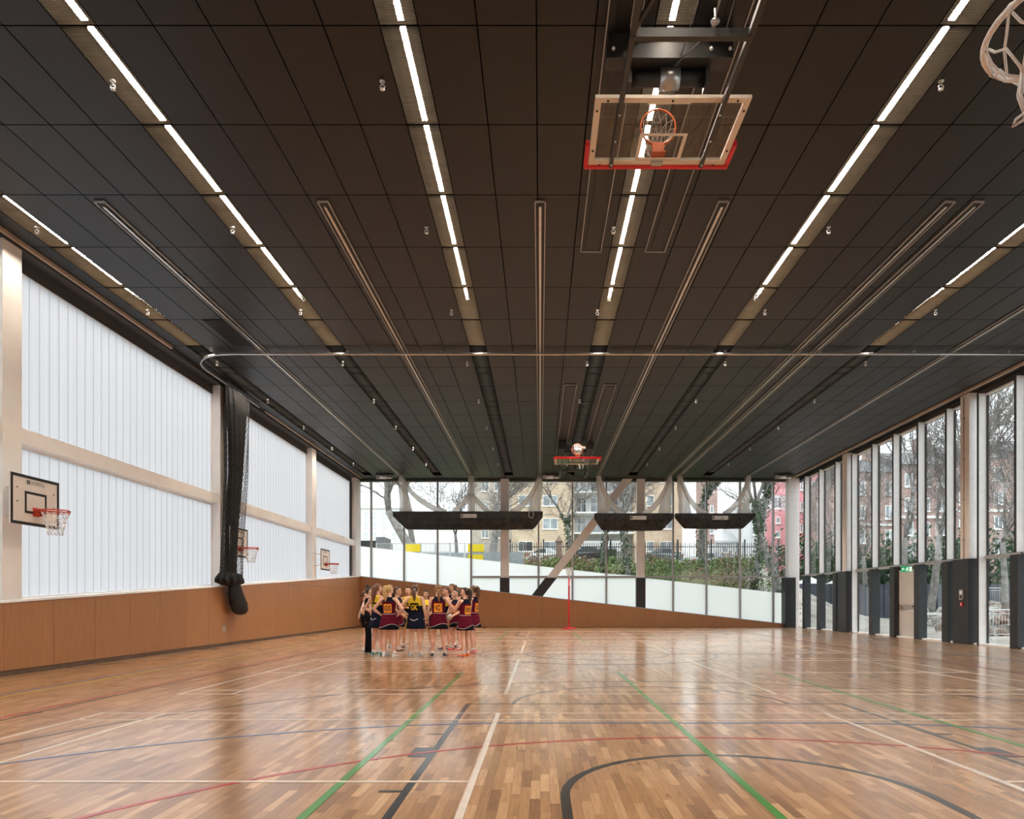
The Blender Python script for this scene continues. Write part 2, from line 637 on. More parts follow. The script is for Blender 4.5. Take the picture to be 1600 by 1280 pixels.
# floor: a parquet field, its near strips laid one by one
YP = 8.0
b = MB()
b.box(XLG, XRG, YN, YP, -0.12, -0.012)
b.box(XLG, XRG, YP, YG, -0.12, 0.0)
floor = struct(b.build('floor', M_floor))
strips = []
r0, r1 = int(math.floor(XLG / PW)), int(math.ceil(XRG / PW))
for r in range(r0, r1):
    off = (r * 0.618034) % 1.0
    c0 = int(math.floor(YN / PL + off))
    c1 = int(math.floor(YP / PL + off))
    for c in range(c0, c1 + 1):
        y0, y1 = max((c - off) * PL, YN), min((c + 1 - off) * PL, YP)
        if y1 - y0 < 0.01:
            continue
        x0, x1 = max(r * PW, XLG), min((r + 1) * PW, XRG)
        strips.append((x0, x1, y0, y1))
def in_view(s):
    if s[3] < 4.2:
        return False
    xm, ym = (s[0] + s[1]) / 2, max(s[3], 4.15)
    px = VX + FPX * xm / ym
    return -5 < px < 1605
near = sorted([s for s in strips if in_view(s)], key=lambda s: s[2])[:300]
near_set = set(near)
def strip_shape(mb, s, org=(0, 0)):
    x0, x1, y0, y1 = s
    g = 0.0003
    mb.add([(x0 + g, y0 + g, -0.011), (x1 - g, y0 + g, -0.011), (x1 - g, y1 - g, -0.011), (x0 + g, y1 - g, -0.011),
            (x0 + g, y0 + g, -0.0005), (x1 - g, y0 + g, -0.0005), (x1 - g, y1 - g, -0.0005), (x0 + g, y1 - g, -0.0005),
            (x0 + 2 * g, y0 + 2 * g, 0), (x1 - 2 * g, y0 + 2 * g, 0), (x1 - 2 * g, y1 - 2 * g, 0), (x0 + 2 * g, y1 - 2 * g, 0)],
           [(8, 9, 10, 11), (0, 1, 5, 4), (1, 2, 6, 5), (2, 3, 7, 6), (3, 0, 4, 7), (4, 5, 9, 8), (5, 6, 10, 9), (6, 7, 11, 10), (7, 4, 8, 11)])
for s in near:
    m = MB(); strip_shape(m, s)
    o = m.build('plank', M_floor, floor)
m = MB()
for s in strips:
    if s not in near_set:
        strip_shape(m, s)
m.build('parquet_planks', M_floor, floor, kind='stuff')

# near wall (behind the camera)
struct(MB().box(XLG - 0.3, XRG + 0.3, YN - 0.2, YN, -0.1, H + 0.3).build('wall_near', M_white))

# ---- ceiling of black perforated panels
b = MB().box(XLG - 0.4, XRG + 0.4, YN - 0.2, YG + 0.2, H + 0.40, H + 0.5)
ceiling = struct(b.build('ceiling', M_black))
PR = 1.614
row_y = [7.776 + PR * k for k in range(-6, 19)]
LX = [-8.99, -5.35, -1.635, 1.55, 4.83, 8.74]      # lamp rows
BW = 0.22                                          # half width of the open mesh strip under a lamp row
cells = []                                         # column joints: open strips under the lamps, panels between
edges = [XLG + 0.28] + sum([[x - BW, x + BW] for x in LX], []) + [XRG - 0.05]
spans = []
for i in range(0, len(edges) - 1, 2):
    a, c = edges[i], edges[i + 1]
    n = max(1, round((c - a) / 0.64))
    for k in range(n):
        spans.append((a + (c - a) * k / n, a + (c - a) * (k + 1) / n))
Y_LAMP_END = 17.45
panels = []
for j in range(len(row_y) - 1):
    y0, y1 = row_y[j], min(row_y[j + 1], YG)
    y0 = max(y0, YN)
    if y1 <= YN or y0 >= YG:
        continue
    sp = list(spans)
    if y1 > YG - 0.01:
        sp += [(x - BW, x + BW) for x in LX]
    for (a, c) in sp:
        panels.append((a, c, y0, y1))
VENT = (-7.98, -7.30, 15.87, 17.46)
def panel_px(p):
    y = max(p[2], 0.5)
    return VX + FPX * (p[0] + p[1]) / 2 / y, VY - FPX * (H - CH) / max(p[3], 0.3)
vis = [p for p in panels if -60 < panel_px(p)[0] < 1660 and panel_px(p)[1] > -60]
vis.sort(key=lambda p: p[2])
vis = set(vis[:300])
g = 0.009
def panel_shape(mb, p):
    t = 0.0
    a, c, y0, y1 = p
    mb.box(a + g, c - g, y0 + g, y1 - g, H, H + 0.03)
m = MB()
for p in panels:
    if p in vis:
        q = MB(); panel_shape(q, p); q.build('ceiling_panel', M_perf, ceiling)
    else:
        panel_shape(m, p)
m.build('ceiling_panels', M_perf, ceiling, kind='stuff')
# perimeter soffits and heads above the glazing
m = MB()
m.box(XLG - 0.1, XLG + 0.30, YN, YG, 7.90, H + 0.4)
m.box(XLG - 0.1, XLG + 0.04, YN, YG, 7.64, 7.92)
struct(m.build('trim_1', M_char))
m = MB()
m.box(XRG - 0.10, XRG + 0.2, YN, YG, 7.84, H + 0.4)
struct(m.build('trim_2', M_char))
m = MB()
m.box(XLG, XRG, YG - 0.25, YG + 0.15, 7.90, H + 0.4)
struct(m.build('trim_3', M_char))
m = MB()
m.box(-9.62, -9.56, 4.0, 17.5, 7.93, 8.0); m.box(-9.60, -9.54, 23.4, 36, 7.96, 8.0)
struct(m.build('trim_4', M_beige))
struct(MB().box(13.36, 13.44, YN, 36.0, 7.93, 8.0).build('trim_5', M_beige))

# darker grille panel in the ceiling beside the left net track
t = MB().box(VENT[0], VENT[1], VENT[2], VENT[3], 7.985, 7.999).build('ceiling_vent', M_black, ceiling, label='dark slatted grille panel in the ceiling')
m = MB()
for k in range(26):
    y = VENT[2] + 0.06 + k * 0.06
    m.box(VENT[0] + 0.03, VENT[1] - 0.03, y, y + 0.018, 7.972, 7.986)
m.build('slats', M_dark, t, kind='stuff')

# ---- lamp rows: tubes above open mesh strips
def lamp_row(i, label):
    x = LX[i]
    t = thing('strip_light', label, 'ceiling light', (x, 10, H))
    m = MB()
    m.box(x - BW, x + BW, YN, YG - 0.5, H + 0.36, H + 0.38)
    m.box(x - BW - 0.004, x - BW + 0.004, YN, YG - 0.5, H, H + 0.38)
    m.box(x + BW - 0.004, x + BW + 0.004, YN, YG - 0.5, H, H + 0.38)
    m.build('housing', M_void, t)
    m = MB()
    y = 2.0
    m2 = MB()
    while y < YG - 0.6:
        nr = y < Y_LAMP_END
        (m if nr else m2).box(x - BW + 0.006, x + BW - 0.006, y, y + 0.0018, H, H + (0.0084 if nr else 0.020))  # far blades deeper and darker, so lamps and glow stay hidden
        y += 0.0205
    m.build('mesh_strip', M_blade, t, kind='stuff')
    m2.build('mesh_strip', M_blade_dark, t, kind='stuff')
    for k in range(len(row_y)):
        y0, y1 = row_y[k], row_y[k] + PR
        if y1 < 2 or y1 > 35:
            continue
        y0, y1 = y0 * 1.022, y1 * 1.022
        tw = 0.032 if y0 < 17.8 else 0.075  # far tubes widened, out of sight, to brighten the far half
        m = MB().box(x - tw, x + tw, y0 + 0.045, y1 - 0.045, H + 0.15, H + 0.185)
        lt = m.build('led_tube', M_led, t)
    for k in range(len(row_y)):
        y0 = row_y[k]
        if 2 < y0 < 35:
            MB().box(x - BW, x + BW, y0 - 0.012, y0 + 0.012, H, H + 0.05).build('joint_bracket', M_void, t)
for i, l in enumerate(['leftmost warm light row, close to the translucent wall',
                       'long warm light row second from the left wall',
                       'warm light row left of the central net track',
                       'warm light row passing above the glass backboard',
                       'long warm light row right of the glass backboard',
                       'rightmost warm light row, nearest the glazed wall']):
    lamp_row(i, l)

# ---- net tracks set into the ceiling, running to the far wall
def net_track(x, label, y0=11.17, y1=35.6):
    t = thing('net_track', label, 'ceiling track', (x, (y0 + y1) / 2, H), 'ceiling net tracks')
    w = 0.085
    MB().box(x - w, x + w, y0, y1, H - 0.012, H - 0.001).build('channel', M_black, t)
    for s in (-1, 1):
        MB().box(x + s * w - 0.008, x + s * w + 0.008, y0, y1, H - 0.03, H - 0.001).build('edge_strip', M_alu, t)
    MB().box(x - w, x + w, y0 - 0.02, y0, H - 0.03, H - 0.001).build('end_strip', M_alu, t)
    m = MB()
    m.box(x - 0.022, x + 0.022, y0 + 0.1, y1, H - 0.045, H - 0.012)
    m.build('rail', M_steel, t)
for x, l in [(-7.32, 'straight ceiling track nearest the left wall, above the dark grille'),
             (-3.61, 'straight ceiling track between second and third light rows'),
             (0.0, 'central straight ceiling track in line with the view'),
             (3.05, 'straight ceiling track just right of the far folded backboard'),
             (6.81, 'left one of the two close parallel ceiling tracks on the right'),
             (7.29, 'right one of the two close parallel ceiling tracks on the right'),
             (10.93, 'single ceiling track nearest the right glazed wall')]:
    net_track(x, l)

# ---- dividing curtain track across the hall, curving along the left wall
t = thing('curtain_track', 'bright rail across the ceiling, curving towards the left wall', 'curtain rail', (2, 17.8, H))
pts = [(XR - 0.1, 17.8, 7.905)] + [(x, 17.8, 7.905) for x in (10, 6, 2, -2, -6, -8.2)]
cx, cyy, R = -8.25, 19.0, 1.2
for k in range(1, 10):
    a = -pi / 2 - (pi / 2) * k / 9
    pts.append((cx + R * cos(a), cyy + R * sin(a), 7.905))
pts += [(-9.45, 20.5, 7.905), (-9.45, 22.6, 7.905)]
MB().tube(pts, 0.028, 8).build('rail', M_steel, t)
m = MB().tube([(p[0], p[1], 7.936) for p in pts], 0.012, 6)
m.build('upper_rail', M_alu, t)
for k in range(9):
    x = -7.6 + k * 2.5
    MB().box(x - 0.03, x + 0.03, 17.77, 17.83, 7.905, 8.0).build('hanger', M_steel, t)

# ---- left wall: wood panels under a sloping ledge, translucent glazing above
wall_left = MB()
wall_left.prism([(XL - 0.03, YN, -0.1), (XL - 0.03, YG, -0.1), (XL - 0.03, YG, zl(YG) - 0.03), (XL - 0.03, YN, zl(YN) - 0.03)], (-0.32, 0, 0))
wall_left = struct(wall_left.build('wall_left', M_dark))
y = 12.08 - 1.245 * 11
PWD = 1.245
def wall_piece(y0, y1, zb0, zb1, zt0, zt1):
    gg = 0.004
    m = MB()
    m.prism([(XL, y0 + gg, zb0 + gg), (XL, y1 - gg, zb1 + gg), (XL, y1 - gg, zt1 - gg), (XL, y0 + gg, zt0 - gg)], (-0.025, 0, 0))
    m.build('wood_panel', M_wood, wall_left)
while y < YF - 0.05:
    y0, y1 = max(y, YN), min(y + PWD, YF)
    if y1 - y0 > 0.05:
        t0, t1 = zl(y0) - 0.03, zl(y1) - 0.03
        if t0 > 2.06:
            wall_piece(y0, y1, 0.09, 0.09, 2.03, 2.03)
            wall_piece(y0, y1, 2.03, 2.03, t0, t1)
        else:
            wall_piece(y0, y1, 0.09, 0.09, t0, t1)
    y += PWD
struct(MB().box(XL - 0.03, XL + 0.012, YN, YF, 0.0, 0.085).build('baseboard_left', M_skirt))
m = MB().prism([(XL + 0.02, YN, zl(YN) - 0.03), (XL + 0.02, YF, zl(YF) - 0.03), (XL + 0.02, YF, zl(YF) + 0.015), (XL + 0.02, YN, zl(YN) + 0.015)], (-0.36, 0, 0))
struct(m.build('trim_6', M_cool))

COLS_L = [(3.9, 4.35), (12.1, 12.55), (20.33, 20.78), (28.54, 29.05), (35.3, 35.95)]
for (a, c) in COLS_L:
    m = MB().box(XLG - 0.02, -9.68, a, c, zl(a) - 0.1, 7.99)
    struct(m.build('column', M_white))
for i in range(len(COLS_L) - 1):
    struct(MB().box(XLG + 0.0, -9.72, COLS_L[i][1], COLS_L[i + 1][0], 4.31, 4.60).build('beam', M_white))
struct(MB().box(XLG, -9.72, YN, COLS_L[0][0], 4.31, 4.60).build('beam', M_white))

def sheet(parent, x, y0, y1, za0, za1, zb, rib=True):
    """one translucent plank with folded edges"""
    m = MB()
    d = -0.012
    m.add([(x + d, y0, za0), (x, y0, za0), (x, y1, za1), (x + d, y1, za1), (x + d, y0, zb), (x, y0, zb), (x, y1, zb), (x + d, y1, zb)],
          [(0, 1, 5, 4), (1, 2, 6, 5), (2, 3, 7, 6)])
    m.build('polycarbonate_plank', M_poly, parent)
wi = [0]
def left_window(ya, yb, lower):
    wi[0] += 1
    root = MB()
    z1 = 4.31 if lower else 7.66
    zb = (lambda y: zl(y) + 0.015) if lower else (lambda y: 4.60)
    fr = 0.03
    root.prism([(XLG + 0.02, ya, zb(ya)), (XLG + 0.02, yb, zb(yb)), (XLG + 0.02, yb, zb(yb) + fr), (XLG + 0.02, ya, zb(ya) + fr)], (-0.06, 0, 0))
    root.box(XLG - 0.04, XLG + 0.02, ya, yb, z1 - fr, z1)
    root.box(XLG - 0.04, XLG + 0.02, ya, ya + fr, zb(ya), z1)
    root.box(XLG - 0.04, XLG + 0.02, yb - fr, yb, zb(yb), z1)
    w = struct(root.build('window_%d' % wi[0], M_cool))
    n = max(1, round((yb - ya) / 0.272))
    for k in range(n):
        y0, y1 = ya + (yb - ya) * k / n + 0.003, ya + (yb - ya) * (k + 1) / n - 0.003
        sheet(w, XLG, y0, y1, zb(y0) + 0.005, zb(y1) + 0.005, z1 - 0.005)
bays = [(YN, 3.9), (4.35, 12.1), (12.55, 20.33), (20.78, 28.54), (29.05, 35.3)]
for a, c in bays:
    left_window(a, c, False)
    left_window(a, c, True)
struct(MB().box(XLG - 0.05, XLG + 0.06, 35.05, 35.3, zl(35) + 0.02, 7.66).build('trim_7', M_char))

# small plate on the left wood wall
t = thing('wall_socket', 'small grey socket plate low on the left wood wall', 'socket', (XL, 20.5, 0.52))
MB().box(XL, XL + 0.015, 20.42, 20.58, 0.44, 0.62).build('plate', M_alu, t)
MB().box(XL + 0.015, XL + 0.024, 20.46, 20.54, 0.49, 0.57).build('cover', M_steel, t)
t = thing('wall_bracket_box', 'small dark grey box on the far wood wall behind the players', 'box', (-9.1, YF, 1.85))
MB().box(-9.34, -8.90, YF - 0.05, YF, 1.74, 1.98).build('case', M_alu, t)
MB().box(-9.30, -8.94, YF - 0.062, YF - 0.05, 1.78, 1.94).build('lid', M_skirt, t)

# ---- far wall: wood under a slope, glazing above with a frosted band
m = MB().prism([(XLG, YF + 0.03, -0.1), (XRG, YF + 0.03, -0.1), (XRG, YF + 0.03, 0.04), (13.27, YF + 0.03, zf(13.27) - 0.02), (XLG, YF + 0.03, zf(XLG) - 0.02)], (0, 0.4, 0))
wall_far = struct(m.build('wall_far', M_dark))
x = XL
def far_piece(x0, x1, zb, zt0, zt1):
    gg = 0.004
    MB().prism([(x0 + gg, YF, zb + gg), (x0 + gg, YF, zt0 - gg), (x1 - gg, YF, zt1 - gg), (x1 - gg, YF, zb + gg)], (0, 0.028, 0)).build('wood_panel', M_wood, wall_far)
while x < 13.27:
    x0, x1 = x, min(x + 1.217, 13.27)
    t0, t1 = zf(x0) - 0.02, zf(x1) - 0.02
    if t1 > 2.05:
        far_piece(x0, x1, 0.01, 2.03, 2.03)
        far_piece(x0, x1, 2.03, t0, t1)
    elif x1 - x0 > 0.03:
        far_piece(x0, x1, 0.01, t0, max(t1, 0.04))
    x += 1.217
m = MB().prism([(XL, YF - 0.01, zf(XL) - 0.02), (13.27, YF - 0.01, zf(13.27) - 0.02), (13.27, YF - 0.01, zf(13.27) + 0.015), (XL, YF - 0.01, zf(XL) + 0.015)], (0, 0.55, 0))
struct(m.build('trim_8', M_alu))
struct(MB().box(13.27, 13.6, YF - 0.02, YG, 0, 0.06).build('trim_9', M_cool))

SG = FPX / YG
mull_px = [557, 580.5, 631.8, 684, 736.4, 788.6, 841.5, 894.4, 947.1, 1000.6, 1051.3, 1103.3, 1155.8, 1207.5, 1236]
mull = [(p - VX) / SG for p in mull_px]
TZ = 2.73
for i in range(len(mull) - 1):
    x0, x1 = mull[i], mull[i + 1]
    wi[0] += 1
    has_tr = i >= 4
    m = MB()
    mw = 0.045
    if i < len(mull) - 2:
        m.box(x1 - mw, x1 + mw, YG - 0.12, YG + 0.06, zf(x1 + mw), 7.905)
    m.box(x0 + mw, x1 - mw, YG - 0.06, YG + 0.04, 7.87, 7.905)
    root = struct(m.build('window_%d' % wi[0], M_alu))
    if has_tr:
        MB().box(x0 + mw, x1 - mw, YG - 0.09, YG + 0.05, TZ - 0.045, TZ + 0.045).build('transom', M_alu, root)
    def pane(lo0, lo1, hi0, hi1, name, mm, th):
        if hi0 - lo0 < 0.02 and hi1 - lo1 < 0.02:
            return
        xa, xb = x0 + mw, x1 - mw
        if th == 0:
            q = MB().add([(xa, YG + 0.03, lo0), (xa, YG, lo0), (xb, YG, lo1), (xb, YG + 0.03, lo1), (xa, YG + 0.03, hi0), (xa, YG, hi0), (xb, YG, hi1), (xb, YG + 0.03, hi1)],
                         [(0, 1, 5, 4), (1, 2, 6, 5), (2, 3, 7, 6)])
        else:
            q = MB().prism([(xa, YG, lo0), (xb, YG, lo1), (xb, YG, hi1), (xa, YG, hi0)], (0, th, 0))
        q.build(name, mm, root)
    b0, b1 = zf(x0 + mw) + 0.01, zf(x1 - mw) + 0.01
    f0, f1 = zband(x0 + mw), zband(x1 - mw)
    if has_tr:
        lo, hi = TZ - 0.045, TZ + 0.045
        pane(b0, b1, min(f0, lo), min(f1, lo), 'frosted_pane', M_frost, 0)
        if f1 < lo:
            pane(min(f0, lo), min(f1, lo), lo, lo, 'pane', M_glass, 0.012)
        if f0 > hi:
            pane(hi, hi, max(f0, hi), max(f1, hi), 'frosted_pane', M_frost, 0)
        pane(max(f0, hi), max(f1, hi), 7.87, 7.87, 'pane', M_glass, 0.012)
    else:
        pane(b0, b1, f0, f1, 'frosted_pane', M_frost, 0)
        pane(f0, f1, 7.87, 7.87, 'pane', M_glass, 0.012)

# columns and the brace before the far glazing
SC = FPX / 36.12
def xs(px): return (px - VX) / SC
struct(MB().box(XLG, xs(561.0), 35.96, YG - 0.02, zf(-9.9), 7.98).build('column', M_white))
def far_column(pa, pb):
    c = struct(MB().box(xs(pa), xs(pb), 36.12, 36.36, 0.0, 7.98).build('column', M_white))
    zt = 2.66
    MB().box(xs(pa) - 0.03, xs(pb) + 0.03, 36.05, 36.38, zf(xs(pa)) - 0.1, zt).build('column_pad', M_pad, c)
far_column(782, 795)
far_column(995, 1007.5)
def bz(py): return CH + (VY - py) / SC
# brace: bottom (840, 930) to top (980, 749)
bx0, bzz0, bx1, bzz1 = xs(838), bz(933), xs(981), 7.98
dv = Vector((bx1 - bx0, 0, bzz1 - bzz0)).normalized()
nv = Vector((dv.z, 0, -dv.x))
def brace(za, zb, hw, y0, y1, name, mm, parent=None):
    pa = Vector((bx0, y0, bzz0)) + dv * ((za - bzz0) / dv.z)
    pb = Vector((bx0, y0, bzz0)) + dv * ((zb - bzz0) / dv.z)
    hx = hw / dv.z
    return MB().prism([pa - Vector((hx, 0, 0)), pa + Vector((hx, 0, 0)), pb + Vector((hx, 0, 0)), pb - Vector((hx, 0, 0))], (0, y1 - y0, 0)).build(name, mm, parent)
br = struct(brace(1.0, 7.98, 0.21, 36.14, 36.34, 'column', M_white))
brace(1.5, 2.66, 0.25, 36.06, 36.37, 'column_pad', M_pad, br)
c = struct(MB().box(13.26, XRG - 0.12, 35.85, 36.35, 0, 7.98).build('column', M_cool))
MB().box(13.06, 13.62, 35.80, 36.38, 0.0, 2.66).build('column_pad', M_pad, c)

# ---- right wall: fins, glass, transom, padded posts, door
fins = [35.5, 34.7, 32.9, 31.1, 29.45, 27.65, 26.0, 24.3, 22.6, 20.95, 19.3, 17.6, 15.9, 14.2, 12.5, 10.8, 9.1, 7.4, 5.7, 4.0, 2.3, 0.6, -1.45]
PADZ = 2.70
no_pad = {35.5, 29.45, 20.95, -1.45}
for i in range(len(fins) - 1):
    y1, y0 = fins[i], fins[i + 1]
    wi[0] += 1
    m = MB()
    m.box(13.66, XRG + 0.02, y0 - 0.03, y0 + 0.03, 2.78 if y0 not in no_pad else 0.0, 7.84)
    m.box(XRG - 0.08, XRG + 0.02, y0 + 0.03, y1 - 0.03, 7.78, 7.84)
    root = struct(m.build('window_%d' % wi[0], M_cool))
    MB().box(13.63, 13.66, y0 - 0.03, y0 + 0.03, 2.78 if y0 not in no_pad else 0.0, 7.84).build('fin_cap', M_char, root)
    MB().box(13.84, XRG + 0.03, y0 + 0.03, y1 - 0.03, 2.68, 2.78).build('transom', M_alu, root)
    MB().box(13.70, XRG, y0 + 0.03, y1 - 0.03, 0.0, 0.05).build('sill', M_cool, root)
    MB().box(XRG - 0.05, XRG, y1 - 0.065, y1 - 0.03, 0.05, 7.78).build('gasket', M_char, root)
    MB().box(XRG - 0.012, XRG, y0 + 0.03, y1 - 0.03, 2.78, 7.78).build('pane', M_glass, root)
    if not (y0 == 24.3):
        MB().box(XRG - 0.012, XRG, y0 + 0.03, y1 - 0.03, 0.05, 2.68).build('pane', M_glass, root)
    if y0 not in no_pad:
        q = MB()
        q.box(13.60, 13.90, y0 - 0.16, y0 + 0.16, 0.0, PADZ)
        o = q.build('post_pad', [M_pad, M_pad_grey], root)
        for pgn in o.data.polygons:  # faces along the hall take the lit copy of the padding colour
            if abs(pgn.normal.y) > 0.9:
                pgn.material_index = 1
for (a, c) in [(29.8, 30.25), (21.3, 21.75), (12.9, 13.35), (4.5, 4.95)]:
    co = MB()
    co.box(XR, 14.08, a, c, 0.0, 7.98)
    o = struct(co.build('column', [M_white, M_cool]))
    for pgn in o.data.polygons:  # lit and shaded sides are put into the colour, face by face
        if abs(pgn.normal.y) > 0.9:
            pgn.material_index = 1
    q = MB().box(XR - 0.06, 14.04, a - 0.05, c + 0.3, 0.0, 2.72)
    p_ = q.build('column_pad', [M_pad, M_pad_grey], o)
    for pgn in p_.data.polygons:  # pad ends lightened in colour, as if lit
        if abs(pgn.normal.y) > 0.9:
            pgn.material_index = 1
# surface conduit on the nearer column
con_col = [o_ for o_ in col.objects if o_.name.startswith('column') and 'pad' not in o_.name and o_.parent is None and abs(min(v.co.y + o_.location.y for v in o_.data.vertices) - 21.3) < 0.01][0]
pipe = MB().tube([(XR - 0.012, 21.56, 2.73), (XR - 0.012, 21.56, 7.9)], 0.014, 6).build('conduit', M_beige, con_col)
for z in (3.3, 4.6, 5.9, 7.2):
    MB().box(XR - 0.03, XR, 21.52, 21.60, z, z + 0.05).build('clip', M_alu, pipe)
# call point and box on the padded column
t = thing('card_reader', 'grey control box on the padded column beside the door', 'control box', (XR - 0.06, 21.6, 1.62))
MB().box(XR - 0.10, XR - 0.06, 21.48, 21.66, 1.42, 1.74).build('case', M_alu, t)
MB().box(XR - 0.106, XR - 0.10, 21.51, 21.63, 1.60, 1.70).build('screen', M_cool, t)
MB().box(XR - 0.106, XR - 0.10, 21.52, 21.62, 1.46, 1.56).build('keypad', M_dark, t)
t = thing('fire_call_point', 'small red fire call point below the grey control box', 'alarm button', (XR - 0.06, 21.55, 1.27))
MB().box(XR - 0.10, XR - 0.06, 21.50, 21.61, 1.21, 1.33).build('case', M_red, t)
MB().box(XR - 0.105, XR - 0.10, 21.525, 21.585, 1.24, 1.30).build('button', M_cool, t)

# door
y0, y1 = 24.46, 25.84
d = MB()
d.box(13.80, 13.86, y0, y1, 0.03, 1.06)
d.box(13.80, 13.86, y0, y1, 1.24, 2.56)
d.box(13.835, 13.86, y0, y1, 1.06, 1.24)
door = struct(d.build('door_1', M_doorgrey))
MB().box(13.78, 13.835, y0 + 0.06, y1 - 0.06, 1.10, 1.14).build('push_bar', M_steel, door)
for yy in (y0 + 0.12, y1 - 0.12):
    MB().box(13.775, 13.835, yy - 0.05, yy + 0.05, 1.08, 1.2).build('bar_end', M_beige, door)
MB().box(13.80, 13.836, y0 + 0.15, y0 + 0.5, 1.16, 1.2).build('latch', M_dark, door)
for a, c, z0, z1 in ((y1, y1 + 0.05, 0, 2.68), (y0 - 0.05, y0, 0, 2.68), (y0, y1, 2.57, 2.68)):
    MB().box(13.79, 13.90, a, c, z0, z1).build('door_frame', M_dark, door)
MB().box(13.74, 13.9, y0, y1, 0, 0.03).build('threshold', M_dark, door)
# exit sign
M_exit = mat('exit_green', (0.02, 0.45, 0.16), 0.5, emit=((0.05, 0.7, 0.3), 0.2))
M_exitw = mat('exit_white', (0.9, 0.95, 0.9), 0.5, emit=((0.9, 1.0, 0.9), 0.8))
t = thing('exit_sign', 'green running figure exit sign above the grey door', 'sign', (13.55, 24.9, 2.6))
SX, SZ = 13.38, 2.46
MB().box(SX, SX + 0.40, 24.9, 24.93, SZ, SZ + 0.22).build('panel', M_exit, t)
m = MB()
m.box(SX + 0.30, SX + 0.39, 24.893, 24.9, SZ + 0.03, SZ + 0.19)          # doorway
m.build('doorway_symbol', M_exitw, t)
m = MB()
fx = SX + 0.22
m.ball((fx + 0.02, 24.895, SZ + 0.17), (0.016, 0.004, 0.016))
for p, q in (((fx, 0.145), (fx - 0.015, 0.09)), ((fx - 0.015, 0.09), (fx + 0.03, 0.075)), ((fx + 0.03, 0.075), (fx + 0.02, 0.035)), ((fx - 0.015, 0.09), (fx - 0.035, 0.06)),
             ((fx - 0.035, 0.06), (fx - 0.065, 0.055)), ((fx, 0.145), (fx + 0.035, 0.12)), ((fx, 0.145), (fx - 0.035, 0.125))):
    m.bar((p[0], 24.896, SZ + p[1]), (q[0], 24.896, SZ + q[1]), 0.018, 0.006, (0, 1, 0))
m.build('running_figure', M_exitw, t)
m = MB()
m.bar((SX + 0.13, 24.896, SZ + 0.11), (SX + 0.04, 24.896, SZ + 0.11), 0.016, 0.006, (0, 1, 0))
m.bar((SX + 0.03, 24.896, SZ + 0.11), (SX + 0.07, 24.896, SZ + 0.15), 0.016, 0.006, (0, 1, 0))
m.bar((SX + 0.03, 24.896, SZ + 0.11), (SX + 0.07, 24.896, SZ + 0.07), 0.016, 0.006, (0, 1, 0))
m.build('arrow_symbol', M_exitw, t)
MB().box(SX + 0.36, SX + 0.5, 24.905, 24.925, SZ + 0.05, SZ + 0.17).build('bracket', M_beige, t)

# ------------------------------------------------------------------ court markings
lz = [0.0012]
LM = {'white': mat('line_white', (0.74, 0.66, 0.60), 0.32, var=0.03, coat=0.85), 'green': mat('line_green', (0.055, 0.27, 0.040), 0.3, var=0.05, coat=0.85),
      'black': mat('line_black', (0.018, 0.017, 0.018), 0.3, var=0.1, coat=0.85), 'red': mat('line_red', (0.42, 0.035, 0.04), 0.32, var=0.05, coat=0.85),
      'blue': mat('line_blue', (0.07, 0.14, 0.30), 0.3, var=0.05, coat=0.85), 'yellow': mat('line_yellow', (0.48, 0.42, 0.06), 0.32, var=0.05, coat=0.85)}
def line(colour, pts, w):
    pts = [Vector((p[0], p[1], 0)) for p in pts]
    z = lz[0]
    lz[0] += 0.00004
    m = MB()
    n = len(pts)
    closed = (pts[0] - pts[-1]).length < 1e-6
    vs = []
    for i, p in enumerate(pts):
        if closed:
            a, c = pts[i - 1] if i > 0 else pts[-2], pts[i + 1] if i < n - 1 else pts[1]
        else:
            a, c = pts[max(0, i - 1)], pts[min(n - 1, i + 1)]
        t = (c - a).normalized()
        s = Vector((-t.y, t.x, 0)) * (w / 2)
        vs += [p + s + Vector((0, 0, z)), p - s + Vector((0, 0, z)), p + s, p - s]
    fs = []
    for i in range(n - 1):
        a, c = 4 * i, 4 * (i + 1)
        fs += [(a, a + 1, c + 1, c), (a, c, c + 2, a + 2), (a + 1, a + 3, c + 3, c + 1)]
    m.add(vs, fs)
    return m.build('court_line', LM[colour], floor, label=colour + ' painted court line')
def seg(colour, x0, y0, x1, y1, w=0.05):
    n = max(1, int(max(abs(x1 - x0), abs(y1 - y0)) / 4))
    line(colour, [(x0 + (x1 - x0) * k / n, y0 + (y1 - y0) * k / n) for k in range(n + 1)], w)
def arc(colour, cx, cy_, r, a0, a1, w=0.05, n=40):
    line(colour, [(cx + r * cos(radians(a0 + (a1 - a0) * k / n)), cy_ + r * sin(radians(a0 + (a1 - a0) * k / n))) for k in range(n + 1)], w)
CX = 1.45
YM = 17.3                                       # halfway line
